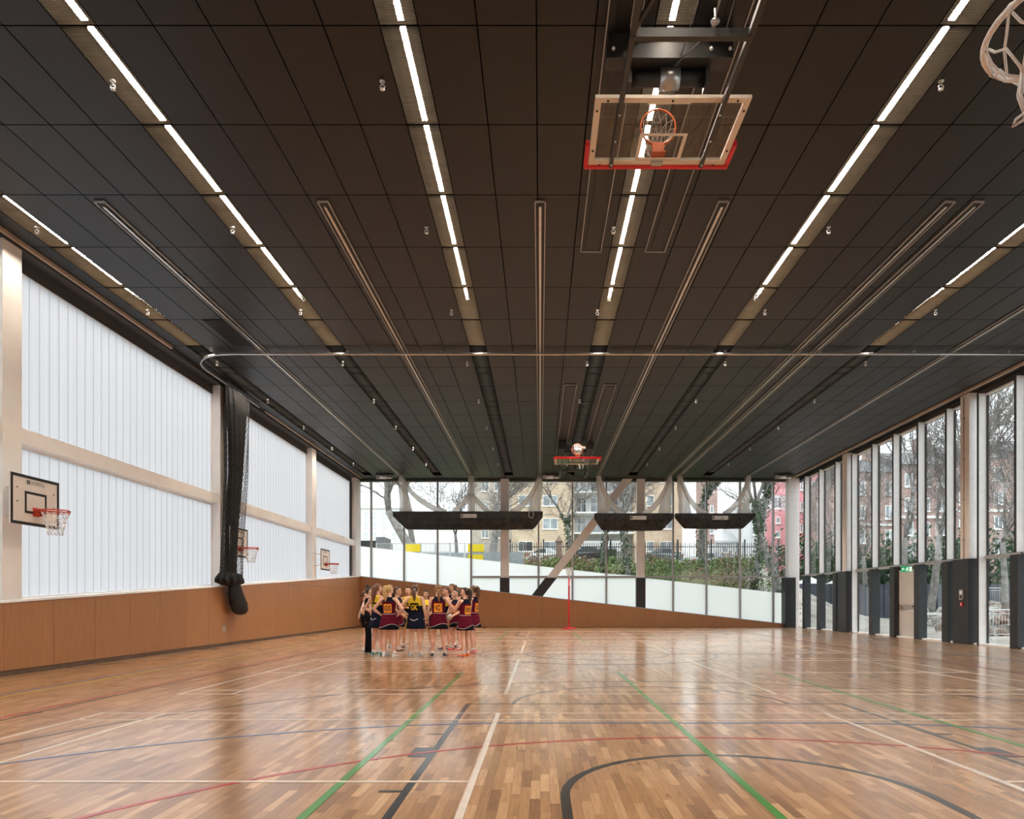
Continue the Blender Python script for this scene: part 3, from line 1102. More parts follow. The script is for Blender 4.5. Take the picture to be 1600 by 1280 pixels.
# basketball, black
for s in (1, -1):
    f = (lambda y: y) if s == 1 else (lambda y: 2 * YM - y)
    a0, a1 = (0, 180) if s == 1 else (180, 360)
    seg('black', -0.94, f(2.98), -0.94, f(8.80), 0.06)
    seg('black', 3.94, f(2.98), 3.94, f(8.80), 0.06)
    seg('black', -0.97, f(8.77), 3.97, f(8.77), 0.05)
    arc('black', CX, f(8.77), 1.8, a0, a1)
    arc('black', 1.42, f(4.57), 1.25, a0, a1, 0.065)
    for xx in (0.17, 2.67):
        seg('black', xx, f(4.57), xx, f(4.1), 0.065)
    arc('black', CX, f(4.57), 6.70, a0 + 9.0, a1 - 9.0)
    for xx in (CX - 6.62, CX + 6.62):
        seg('black', xx, f(2.98), xx, f(5.6))
    seg('black', CX - 7.5, f(2.98), CX + 7.5, f(2.98))
    for sx, xx in ((-1, -0.97), (1, 3.97)):
        for yy in (4.70, 6.75, 7.55):
            seg('black', xx, f(yy), xx + sx * 0.16, f(yy), 0.05)
        seg('black', xx, f(5.93), xx + sx * 0.17, f(5.93), 0.38)
seg('black', CX - 7.5, 2.98, CX - 7.5, 2 * YM - 2.98)
seg('black', CX + 7.5, 2.98, CX + 7.5, 2 * YM - 2.98)
seg('black', CX - 7.5, YM, CX + 7.5, YM)
arc('black', CX, YM, 1.8, 0, 360, n=60)
arc('black', CX, YM, 3.0, 0, 360, n=72)
# netball, red
PY0, PY1 = 1.65, 33.8
arc('red', CX, PY0, 4.93, 0, 180, 0.05)
arc('red', CX, PY1, 4.93, 180, 360, 0.05)
seg('red', CX - 7.63, PY0, CX - 7.63, PY1); seg('red', CX + 7.63, PY0, CX + 7.63, PY1)
# handball, blue
for s in (1, -1):
    f = (lambda y: y) if s == 1 else (lambda y: 2 * YM - y)
    q = (lambda a: a) if s == 1 else (lambda a: -a)
    pts = [(CX + 1.5 + 6 * cos(radians(k * 3)), f(1.38 + 6 * sin(radians(k * 3)))) for k in range(31)] + \
          [(CX - 1.5 + 6 * cos(radians(90 + k * 3)), f(1.38 + 6 * sin(radians(90 + k * 3)))) for k in range(31)]
    line('blue', pts, 0.05)
seg('blue', -7.72, 0, -7.72, 34.5); seg('yellow', -7.52, 0, -7.52, 34.5)
seg('blue', 10.8, 0, 10.8, 34.5)
# green lanes
for x, w in ((-1.46, 0.060), (1.48, 0.060), (4.44, 0.06)):
    seg('green', x, 0.5, x, 12.85, w)
    seg('green', x, 22.0, x, 34.2, w)
# badminton, white, four courts across the hall
for k, yb in enumerate((1.90, 9.69, 17.45, 25.2)):
    if k == 0:
        ys = (yb + 5.66, yb + 6.12)
    else:
        ys = (yb, yb + 0.46, yb + 5.64, yb + 6.10)
    for yy in ys:
        seg('white', -5.25, yy, 8.15, yy, 0.036)
    for xx in (-5.22, -4.46, 7.36, 8.12):
        seg('white', xx, yb, xx, yb + 6.12, 0.042)
    for xx in (-0.50, 3.40):
        seg('white', xx, yb, xx, yb + 6.12, 0.052)
    yc = 4.95 if k == 0 else yb + 3.05
    seg('white', -5.25, yc, -0.5, yc, 0.045)
    seg('white', 3.40, yc, 8.15, yc, 0.045)

# ------------------------------------------------------------------ sprinklers and small ceiling fittings
def make_sprinkler(x, y):
    t = thing('sprinkler_head', 'small white pendent sprinkler head hanging below the black ceiling', 'sprinkler', (x, y, H), 'sprinkler heads in a grid over the hall')
    MB().tube([(x, y, H), (x, y, H - 0.012)], 0.035, 10).build('rosette', M_steel, t)
    MB().tube([(x, y, H - 0.012), (x, y, H - 0.05)], 0.012, 6).build('stem', M_steel, t)
    m = MB()
    for s in (-1, 1):
        m.tube([(x, y, H - 0.05), (x + s * 0.03, y, H - 0.06), (x + s * 0.032, y, H - 0.085), (x, y, H - 0.105)], 0.006, 5)
    m.build('yoke', M_cool, t)
    MB().tube([(x, y, H - 0.104), (x, y, H - 0.112)], 0.03, 10).build('deflector', M_cool, t)
    return t
spx = [-8.95, -5.47, -2.02, 1.30, 5.13, 9.02]
spy = [8.6, 11.95, 15.33, 18.62, 22.1, 25.45, 28.9, 32.2]
sp0 = None
ORD = ['first', 'second', 'third', 'fourth', 'fifth', 'sixth', 'seventh', 'eighth']
for jy, yy in enumerate(spy):
    for ix, xx in enumerate(spx):
        if abs(xx - 1.30) < 0.2 and (yy < 9 or 24 < yy < 31):
            continue
        if sp0 is None:
            o = sp0 = make_sprinkler(xx, yy)
        else:
            o = copy_tree(sp0)
            o.location = (xx, yy, H)
        o['label'] = 'small white ceiling sprinkler head, %s row from the camera, %s from the left wall' % (ORD[jy], ORD[ix])

def winch(px, label, y=34.9):
    x = (px - VX) * y / FPX
    t = thing('net_winch', label, 'winch', (x, y, H))
    MB().box(x - 0.45, x + 0.45, y - 0.1, y + 0.1, H - 0.06, H - 0.001).build('base_plate', M_dark, t)
    MB().tube([(x - 0.25, y, H - 0.16), (x + 0.12, y, H - 0.16)], 0.095, 12).build('motor', M_cool, t)
    MB().tube([(x + 0.14, y, H - 0.17), (x + 0.40, y, H - 0.17)], [0.07, 0.07], 12).build('drum', M_steel, t)
    MB().box(x - 0.42, x - 0.26, y - 0.08, y + 0.08, H - 0.24, H - 0.06).build('gearbox', M_alu, t)
winch(601, 'white winch motor on the ceiling in the far left corner')
winch(861, 'white winch motor on the ceiling left of the far backboard')
winch(1224, 'white winch motor on the ceiling in the far right corner')

# ------------------------------------------------------------------ basketball gear
def net_lattice(m, c, u, n, d, r0, r1, length, k=12, levels=4, r=0.0045, sway=Vector((0, 0, 0))):
    """knotted net: ring of radius r0 round c in the plane (u, n), hanging length along d down to radius r1"""
    def P(j, i):
        f = j / levels
        rr = r0 + (r1 - r0) * (f ** 0.7)
        a = 2 * pi * (i + 0.5 * (j % 2)) / k
        return c + u * (rr * cos(a)) + n * (rr * sin(a)) + d * (length * f) + sway * (f * f)
    for j in range(levels):
        for i in range(k):
            a = P(j, i)
            if j % 2 == 0:
                q1, q2 = P(j + 1, i), P(j + 1, i - 1)
            else:
                q1, q2 = P(j + 1, i), P(j + 1, i + 1)
            for q in (q1, q2):
                m.tube([a, (a + q) / 2 + d * 0.006, q], r, 4)

def torus(m, c, u, n, R, r, seg=32, sides=8):
    m.tube([c + u * (R * cos(2 * pi * k / seg)) + n * (R * sin(2 * pi * k / seg)) for k in range(seg)], r, sides, closed=True)

def logo(m_black, m_white, c, ux, uy, h, off=0.002):
    """maker's plate: black tile with a white C, then the rest of the word"""
    n = ux.cross(uy)
    word = 'ONTINENTAL'
    wtile = h * 1.05
    vs, fs, w = text_shape(word, h * 0.62)
    w *= 0.85
    total = wtile + w + h * 0.35
    x0 = -total / 2
    def rect(m, a0, a1, b0, b1, o):
        m.add([c + ux * a0 + uy * b0 + n * o, c + ux * a1 + uy * b0 + n * o, c + ux * a1 + uy * b1 + n * o, c + ux * a0 + uy * b1 + n * o], [(0, 1, 2, 3)])
    rect(m_black, x0, x0 + wtile, 0, h, off)
    lay_text(m_white, 'C', h * 0.66, c + ux * (x0 + wtile / 2) + uy * (h * 0.17), ux, uy, off=off * 2)
    lay_text(m_black, word, h * 0.62, c + ux * (x0 + wtile + h * 0.12 + w / 2) + uy * (h * 0.19), ux, uy, wide=w, off=off)
    b = h * 0.05
    for a0, a1, b0, b1 in ((x0 + wtile, -x0, 0, b), (x0 + wtile, -x0, h - b, h), (-x0 - b, -x0, 0, h)):
        rect(m_black, a0, a1, b0, b1, off)

def wall_hoop(yc, label):
    X = -9.38
    t = thing('wall_backboard', label, 'basketball hoop', (X, yc, 2.74))
    MB().box(X - 0.03, X, yc - 0.6, yc + 0.6, 2.74, 3.65).build('board', M_offw, t)
    m = MB()
    bw = 0.055
    e = 0.003
    def rect(y0, y1, z0, z1, w):
        for a, c_, d, f in ((y0, y1, z0, z0 + w), (y0, y1, z1 - w, z1), (y0, y0 + w, z0 + w, z1 - w), (y1 - w, y1, z0 + w, z1 - w)):
            m.box(X, X + e, a, c_, d, f)
    rect(yc - 0.6, yc + 0.6, 2.74, 3.65, bw)
    rect(yc - 0.27, yc + 0.27, 2.96, 3.36, 0.045)
    m.build('border_lines', M_black, t)
    mb_, mw_ = MB(), MB()
    # writing reads along +Y towards the far end when seen from the hall
    logo(mb_, mw_, Vector((X, yc, 3.49)), Vector((0, 1, 0)), Vector((0, 0, 1)), 0.075)
    lg = mb_.build('logo', M_black, t)
    mw_.build('logo_initial', M_offw, lg)
    for a, z in ((-0.45, 3.40), (-0.45, 3.15), (0.45, 3.40), (0.45, 3.15)):
        MB().tube([(X, yc + a, z), (X + 0.012, yc + a, z)], 0.016, 6).build('bolt', M_alu, t)
    # rim
    c_ = Vector((X + 0.14 + 0.225, yc, 3.03))
    m = MB()
    torus(m, c_, Vector((1, 0, 0)), Vector((0, 1, 0)), 0.225, 0.012)
    torus(m, c_ - Vector((0, 0, 0.035)), Vector((1, 0, 0)), Vector((0, 1, 0)), 0.225, 0.008)
    for k in range(12):
        a = 2 * pi * k / 12
        p = c_ + Vector((0.225 * cos(a), 0.225 * sin(a), 0))
        m.tube([p, p - Vector((0, 0, 0.035))], 0.006, 4)
    rim = m.build('rim', M_rim, t)
    MB().box(X, X + 0.02, yc - 0.075, yc + 0.075, 2.92, 3.08).box(X + 0.02, X + 0.16, yc - 0.06, yc + 0.06, 3.01, 3.04).box(X + 0.02, X + 0.1, yc - 0.05, yc - 0.035, 2.93, 3.02).box(X + 0.02, X + 0.1, yc + 0.035, yc + 0.05, 2.93, 3.02).build('rim_bracket', M_rim, t)
    m = MB()
    net_lattice(m, c_ - Vector((0, 0, 0.035)), Vector((1, 0, 0)), Vector((0, 1, 0)), Vector((0, 0, -1)), 0.22, 0.115, 0.42, r=0.0055)
    m.build('net', M_cord, t)
    # arms back to the column
    yb = max([a for a, c2 in COLS_L if a < yc + 0.3])
    for z in (2.93, 3.42):
        for yy in (yb + 0.1, yb + 0.36):
            MB().tube([(-9.68, yy, z), (X - 0.03, yy, z)], 0.022, 6).build('wall_arm', M_cool, t)
        MB().box(X - 0.07, X - 0.03, yb - 0.02 if yb > yc - 0.6 else yc - 0.55, yc + 0.55, z - 0.025, z + 0.025).build('backing_bar', M_cool, t)
wall_hoop(12.5, 'white wall backboard with red rim nearest the camera on the left wall')
wall_hoop(20.95, 'white wall backboard half hidden by the hanging black curtain')
wall_hoop(29.35, 'white wall backboard farthest away on the left wall')

def ceiling_hoop(f, s, B, v, n, label, slot_name):
    """folded ceiling-hung backboard; f maps the first one's depth to this one's, s is the direction"""
    u = Vector((1, 0, 0))
    B, v, n = Vector(B), Vector(v).normalized(), Vector(n).normalized()
    X0 = B.x
    BH = 1.2
    t = thing('ceiling_backboard', label, 'basketball hoop', (X0, f(7.94), H))
    def bx(m, a0, a1, b0, b1, c0, c1):
        vs = []
        for cc in (c0, c1):
            for aa, bb in ((a0, b0), (a1, b0), (a1, b1), (a0, b1)):
                vs.append(B + u * aa + v * bb + n * cc)
        m.hexa(vs)
    m = MB()
    w, wf = 0.9, 0.075
    bx(m, -w, w, 0, 0.11, -0.02, 0.02); bx(m, -w, w, BH - wf, BH, -0.02, 0.02)
    bx(m, -w, -w + wf, 0.11, BH - wf, -0.02, 0.02); bx(m, w - wf, w, 0.11, BH - wf, -0.02, 0.02)
    fr_ = m.build('board_frame', M_frame, t)
    m = MB()
    bx(m, -w + wf, w - wf, 0.11, BH - wf, -0.006, 0.006)
    m.build('glass_board', M_board_glass, t)
    m = MB()
    a, c_, e = 0.295, 0.60, 0.045
    for a0, a1, b0, b1 in ((-a, a, c_ - e, c_), (-a, -a + e, 0.15, c_ - e), (a - e, a, 0.15, c_ - e), (-a, a, 0.11, 0.15)):
        bx(m, a0, a1, b0, b1, -0.009, -0.0065)
    bx(m, -0.28, 0.22, BH - wf - 0.035, BH - wf, -0.009, -0.0065)
    m.build('target_square', M_offw, t)
    for a_, b_ in ((-0.75, BH - 0.04), (0, BH - 0.04), (0.75, BH - 0.04), (-0.865, 1.0), (0.865, 1.0), (-0.75, 0.02), (0.75, 0.02), (-0.86, 0.3), (0.86, 0.3)):
        m = MB(); p = B + u * a_ + v * b_
        m.tube([p - n * 0.02, p - n * 0.032], 0.014, 6)
        m.build('bolt', M_dark, fr_)
    m = MB(); bx(m, -0.075, 0.075, -0.01, 0.10, -0.035, -0.02)
    m.build('mount_plate', M_alu, t)
    m = MB()
    bx(m, -w - 0.06, w + 0.06, -0.045, 0.02, -0.045, 0.045)
    for sg in (-1, 1):
        a0, a1 = sorted((sg * (w + 0.005), sg * (w + 0.06)))
        bx(m, a0, a1, 0.02, 0.42, -0.045, 0.045)
    pad = m.build('edge_padding', M_red, t)
    bv = pad.modifiers.new('round', 'BEVEL'); bv.width = 0.018; bv.segments = 2
    # rim on the upper side
    c_ = B + v * 0.17 + n * (0.15 + 0.225)
    m = MB()
    torus(m, c_, u, n, 0.228, 0.012, 36)
    for k in range(12):
        a_ = 2 * pi * k / 12
        p = c_ + u * (0.228 * cos(a_)) + n * (0.228 * sin(a_))
        m.tube([p, p - v * 0.03], 0.005, 4)
    m.tube([c_ + u * (0.22 * cos(k)) + n * (0.22 * sin(k)) - v * 0.02 for k in (radians(a_) for a_ in range(-130, -49, 10))], 0.022, 6)
    m.build('rim', M_orange, t)
    m = MB()
    bx(m, -0.085, 0.085, 0.10, 0.24, 0.006, 0.03)
    bx(m, -0.075, 0.075, 0.155, 0.185, 0.03, 0.17)
    m.build('rim_bracket', M_orange, t)
    m = MB()
    net_lattice(m, c_ - v * 0.02, u, n, (-v * 0.62 + Vector((0, 0, -0.10))), 0.222, 0.10, 0.42, r=0.005, sway=Vector((0, 0, -0.10)))
    m.build('net', M_cord, t)
    # carrying frame
    for sg in (-0.6, 0.585):
        p0, p1 = B + u * sg + v * 0.03 - n * 0.05, B + u * sg + v * BH - n * 0.05
        p2, p3 = Vector((p0.x, f(6.77), 7.04)), Vector((p0.x, f(4.6), 7.12))
        MB().bar(p0, p1, 0.045, 0.045).build('board_strut', M_dark, t)
        m = MB().bar(p1, p2, 0.055, 0.055)
        m.bar(p2, p3, 0.06, 0.06)
        o = m.build('frame_arm', M_dark, t)
        MB().bar(Vector((p0.x + (0.032 if sg > 0 else -0.032), f(6.72), 7.07)), Vector((p0.x + (0.032 if sg > 0 else -0.032), f(5.0), 7.16)), 0.008, 0.035).build('steel_strip', M_steel, o)
        for q in (0.1, 0.55, 1.0):
            p = B + u * sg + v * q - n * 0.075
            MB().ball(p, 0.013, 6, 5).build('bolt', M_cool, t)
        MB().bar(p3, Vector((p3.x, p3.y, H - 0.02)), 0.06, 0.06, (0, 1, 0)).build('drop_post', M_dark, t)
    xa, xb = X0 - 0.6, X0 + 0.585
    MB().box(xa, xb, min(f(6.74), f(6.80)), max(f(6.74), f(6.80)), 7.0, 7.09).build('cross_bar', M_dark, t)
    MB().box(xa, xb, min(f(4.57), f(4.63)), max(f(4.57), f(4.63)), 7.08, 7.15).build('cross_bar', M_dark, t)
    MB().bar((xa, f(6.74), 7.05), (xb - 0.4, f(4.7), 7.12), 0.03, 0.05).build('diagonal_brace', M_dark, t)
    MB().bar((xb, f(6.4), 7.12), (xb + 0.02, f(5.6), H - 0.15), 0.03, 0.05).build('diagonal_brace', M_dark, t)
    # beam and hoist
    b0, b1 = sorted((f(7.84), f(8.04)))
    m = MB().box(X0 - 0.76, X0 + 0.72, b0, b1, 7.68, 7.86)
    m.box(X0 - 0.74, X0 - 0.40, b0, b1, 7.86, H - 0.02); m.box(X0 + 0.42, X0 + 0.72, b0, b1, 7.86, H - 0.02)
    beam = m.build('hoist_beam', M_dark, t)
    for xx in (-0.68, 0.46, 0.68):
        MB().ball((X0 + xx, f(7.83), 7.78), 0.022, 6, 5).build('bolt', M_cool, beam)
    ym = f(8.06)
    MB().tube([(X0 - 0.46, ym, 7.60), (X0 + 0.44, ym, 7.60)], 0.085, 16).build('hoist_tube', M_dark, t)
    MB().tube([(X0 - 0.10, ym, 7.60), (X0 + 0.13, ym, 7.60)], 0.115, 18).build('hoist_drum', M_steel, t)
    for xx in (-0.47, 0.45):
        MB().box(X0 + xx - 0.02, X0 + xx + 0.02, ym - 0.11, ym + 0.11, 7.48, 7.72).build('end_plate', M_dark, t)
    MB().box(X0 + 0.2, X0 + 0.38, ym - 0.06, ym + 0.06, 7.70, 7.78).build('limit_box', M_frame, t)
    for k, (xx, yy, zz, x2, y2, z2) in enumerate([(0.05, 8.0, 7.7, 0.22, 6.77, 7.12), (0.22, 6.77, 7.12, 0.17, 5.2, 7.9), (0.10, 8.0, 7.7, 0.30, 5.4, 7.95), (0.34, 6.77, 7.1, 0.52, 4.9, 7.95)]):
        MB().tube([(X0 + xx, f(yy), zz), (X0 + x2, f(y2), z2)], 0.006, 5).build('cable', M_steel, t)
    m = MB().ball((X0 + 0.22, f(6.74), 7.15), (0.05, 0.04, 0.03), 8, 5)
    m.tube([(X0 + 0.22, f(6.74), 7.12), (X0 + 0.22, f(6.74), 7.28)], 0.014, 6)
    m.build('pulley', M_steel, t)
    # long ceiling recesses: flat black plates carry the shade of their depth
    for xa, xb in ((X0 - 0.76, X0 - 0.39), (X0 + 0.46, X0 + 0.82)):
        y0, y1 = sorted((f(12.75 if s > 0 else 15.35), f(3.4)))
        sl = MB().box(xa, xb, y0, y1, 7.986, 7.9995).build(slot_name, M_black, ceiling)
        for a, c2, d, e in ((xa - 0.012, xa, y0, y1), (xb, xb + 0.012, y0, y1), (xa, xb, y0, y0 + 0.015), (xa, xb, y1 - 0.015, y1)):
            MB().box(a, c2, d, e, 7.965, 7.9995).build('slot_rim', M_alu, sl)
        MB().box(xa + 0.09, xb - 0.06, y0 + 0.15, y1 - 0.15, 7.972, 7.986).build('slot_cover', M_perf, sl)
ceiling_hoop(lambda y: y, 1, (1.535, 8.92, 7.14), (0, -1, 0.0), (0, 0, 1),
             'large folded glass backboard with red edge padding nearest the camera', 'hoop_rail_slot')
ceiling_hoop(lambda y: 35.87 - y, -1, (1.50, 26.95, 7.13), (0, 1, 0.0), (0, 0, 1),
             'smaller, distant folded ceiling backboard with red padding near the far wall', 'hoop_rail_slot')

# ------------------------------------------------------------------ netball posts
def netball_post(x, y, s, label, tied, white_top=True):
    t = thing('netball_post', label, 'netball post', (x, y, 0))
    MB().tube([(x, y, 0.03), (x, y, 2.55)], 0.044, 12).build('pole', M_post, t)
    MB().tube([(x, y, 2.55), (x, y, 3.06)], 0.038, 12).build('upper_pole', M_cool if white_top else M_post, t)
    m = MB()
    m.tube([(x, y, 0.005), (x, y, 0.05), (x, y, 0.09)], [0.30, 0.28, 0.06], 20)
    m.tube([(x, y, 0.08), (x, y, 0.30)], [0.055, 0.042], 12)
    m.box(x - 0.34, x + 0.34, y - 0.05, y + 0.05, 0.012, 0.06)
    m.build('base', M_post, t)
    c_ = Vector((x, y + s * (0.15 + 0.21), 3.05))
    if tied:
        c_ = Vector((x, y + s * 0.37, 3.05))
    m = MB()
    torus(m, c_, Vector((1, 0, 0)), Vector((0, 1, 0)), 0.222 if tied else 0.20, 0.0095, 40)
    m.build('ring', M_cord if tied else M_cool, t)
    m = MB().tube([(x, y, 3.02), (x, c_.y - s * 0.2, 3.05)], 0.012, 8)
    m.tube([(x, y, 2.88), (x, c_.y - s * 0.2, 3.04)], 0.008, 8)
    m.box(x - 0.045, x + 0.045, y - 0.045, y + 0.045, 2.84, 3.08)
    m.build('ring_arm', M_cool, t)
    m = MB()
    u, nn, d = Vector((1, 0, 0)), Vector((0, 1, 0)), Vector((0, 0, -1))
    if not tied:
        net_lattice(m, c_, u, nn, d, 0.195, 0.12, 0.36, r=0.006)
    else:
        rnd = random.Random(4)
        k = 10
        knot = c_ + Vector((-0.13, 0.02, -0.15))
        for i in range(k):
            a0 = 2 * pi * (i + 0.3) / k
            p = c_ + u * (0.222 * cos(a0)) + nn * (0.222 * sin(a0))
            for dd in (-0.55, 0.55):
                a1 = a0 + dd * 2 * pi / k
                q = c_ + u * (0.14 * cos(a1)) + nn * (0.14 * sin(a1)) + Vector((-0.05, 0, -0.06 - 0.015 * rnd.random()))
                w = q.lerp(knot, 0.6) + Vector((rnd.uniform(-0.02, 0.02), rnd.uniform(-0.02, 0.02), -0.012))
                m.tube([p, p.lerp(q, 0.5) + Vector((0, 0, -0.012)), q, w, knot], 0.0042, 5)
            torus(m, p, u if abs(sin(a0)) > 0.7 else nn, Vector((0, 0, 1)), 0.013, 0.004, 8, 4)
        # the gathered end, hanging below its knot
        for i in range(9):
            a = 2 * pi * i / 9
            o1 = Vector((0.016 * cos(a), 0.016 * sin(a), 0))
            m.tube([knot + o1 * 0.4 + Vector((0, 0, 0.02)), knot + o1 + Vector((0, 0, -0.05)), knot + o1 * 0.7 + Vector((0.012, 0, -0.10))], 0.0042, 5)
        e = knot + Vector((0.012, 0, -0.10))
        for ax, ln, tw in ((-0.025, 0.045, -0.02), (0.012, 0.075, 0.004), (0.022, 0.05, 0.03)):
            m.tube([e, e + Vector((ax - 0.012, 0, -ln * 0.6)), e + Vector((ax + tw, 0.004, -ln)), e + Vector((ax + 0.014, 0.006, -ln * 0.55)), e + Vector((0.004, 0, 0))], 0.0045, 5)
    m.build('net', M_cord, t)
netball_post(1.45, 33.85, -1, 'red netball post with white ring before the far wood wall', False)
netball_post(1.585, 1.63, 1, 'netball post with white ring and tied net at the top right corner', True, True)

# ------------------------------------------------------------------ black dividing curtain, drawn to the left wall
t = thing('divider_curtain', 'bunched black netting curtain hanging by the left wall', 'curtain', (-9.45, 21, 7.88))
def cring(z, yc, hy, hx, xc=-9.45, pleat=0.18, n=64, ph=0.0, waves=11):
    out = []
    for k in range(n):
        a = 2 * pi * k / n
        w = 1 + pleat * sin(waves * a + ph) + 0.06 * sin(3 * a + z)
        out.append((xc + hx * w * cos(a), yc + hy * w * sin(a), z))
    return out
prof = [(7.86, 20.95, 0.70, 0.10), (7.3, 20.95, 0.68, 0.11), (6.4, 20.92, 0.60, 0.12), (5.4, 20.85, 0.52, 0.13), (4.4, 20.72, 0.46, 0.13), (3.6, 20.62, 0.40, 0.13),
        (2.8, 20.55, 0.36, 0.13), (2.2, 20.52, 0.36, 0.13), (1.95, 20.55, 0.34, 0.12)]
MB().loft([cring(z, yc, hy * (0.66 + 0.26 * max(0, (z - 5.5) / 2.4)), hx, ph=z * 0.25) for z, yc, hy, hx in prof]).build('gathered_netting', M_canvas, t)
m = MB()
def frame_at(z):
    for (z0, a0, b0, c0), (z1, a1, b1, c1) in zip(prof, prof[1:]):
        if z0 >= z >= z1:
            q = (z0 - z) / (z0 - z1)
            return a0 + (a1 - a0) * q, b0 + (b1 - b0) * q, c0 + (c1 - c0) * q
    return prof[-1][1:]
rowsz = [7.83 - 0.10 * k for k in range(59)]
K = 26
grid = []
for j, z in enumerate(rowsz):
    yc, hy, hx = frame_at(z)
    fl_ = 1.12 + 0.5 * max(0, (7.6 - z) / 6.0)
    r_ = []
    for k in range(K):
        a = 2 * pi * (k + 0.5 * (j % 2)) / K
        w = fl_ * (1 + 0.07 * sin(5 * a + z * 0.8))
        r_.append(Vector((-9.42 + hx * w * cos(a) * 1.15, yc + hy * w * 0.98 * sin(a), z)))
    grid.append(r_)
for j in range(len(grid) - 1):
    for k in range(K):
        k2 = (k + (1 if j % 2 else -1)) % K
        m.tube([grid[j][k], grid[j + 1][k]], 0.005, 3, cap=False)
        m.tube([grid[j][k], grid[j + 1][k2]], 0.005, 3, cap=False)
m.build('loose_mesh', M_dark, t, kind='stuff')
m = MB().loft([cring(2.22, 20.52, 0.50, 0.2, pleat=0.10), cring(2.05, 20.52, 0.68, 0.24, pleat=0.16), cring(1.93, 20.52, 0.66, 0.24, pleat=0.2), cring(1.85, 20.55, 0.40, 0.15, pleat=0.1)])
m.build('flared_hem', M_canvas, t)
bag = [(1.95, 20.62, 0.16, 0.12, -9.40), (1.82, 20.70, 0.30, 0.15, -9.40), (1.6, 20.74, 0.36, 0.18, -9.38), (1.3, 20.86, 0.42, 0.20, -9.36), (1.08, 20.95, 0.40, 0.19, -9.36), (0.98, 20.98, 0.28, 0.13, -9.36), (0.94, 20.98, 0.08, 0.05, -9.36)]
MB().loft([cring(z, yc, hy, hx, xc, pleat=0.05, ph=z * 9, waves=5) for z, yc, hy, hx, xc in bag]).build('storage_bag', M_canvas, t)
for yy in (20.35, 20.8, 21.25, 21.6):
    MB().bar((-9.45, yy, 7.88), (-9.45, yy, 7.88 + 0.02), 0.02, 0.02, (0, 1, 0)).build('glider', M_steel, t)

# ------------------------------------------------------------------ cricket nets, hoisted into black bags by the far wall
YB = 35.15
SB = FPX / YB
def bX(px): return (px - VX) / SB
def bZ(py): return CH + (VY - py) / SB
def ribbon(m, pts, y, th=0.05):
    """pts: (x, z, half width) along the centre line"""
    n = len(pts)
    for i in range(n):
        pass
    L_, R_ = [], []
    for i, (x, z, w) in enumerate(pts):
        a, c_ = pts[max(0, i - 1)], pts[min(n - 1, i + 1)]
        d = Vector((c_[0] - a[0], 0, c_[1] - a[1])).normalized()
        s = Vector((-d.z, 0, d.x))
        L_.append(Vector((x, y, z)) + s * w); R_.append(Vector((x, y, z)) - s * w)
    vs, fs = [], []
    for i in range(n):
        dy = 0.03 * sin(i * 1.3)
        for p in (L_[i], (L_[i] + R_[i]) / 2 + Vector((0, -0.05, 0)), R_[i]):
            vs.append(p + Vector((0, dy - th / 2, 0)))
        for p in (R_[i], (L_[i] + R_[i]) / 2, L_[i]):
            vs.append(p + Vector((0, dy + th / 2, 0)))
    for i in range(n - 1):
        for k in range(6):
            q = (k + 1) % 6
            fs.append([i * 6 + k, i * 6 + q, (i + 1) * 6 + q, (i + 1) * 6 + k])
    fs.append([0, 1, 2, 3, 4, 5][::-1]); fs.append([(n - 1) * 6 + k for k in range(6)])
    m.add(vs, fs, 0, True)
def bez(p0, p1, p2, n=12, w0=0.15, w1=0.15):
    out = []
    for k in range(n + 1):
        q = k / n
        x = (1 - q) ** 2 * p0[0] + 2 * q * (1 - q) * p1[0] + q * q * p2[0]
        z = (1 - q) ** 2 * p0[1] + 2 * q * (1 - q) * p1[1] + q * q * p2[1]
        out.append((x, z, w0 + (w1 - w0) * q))
    return out
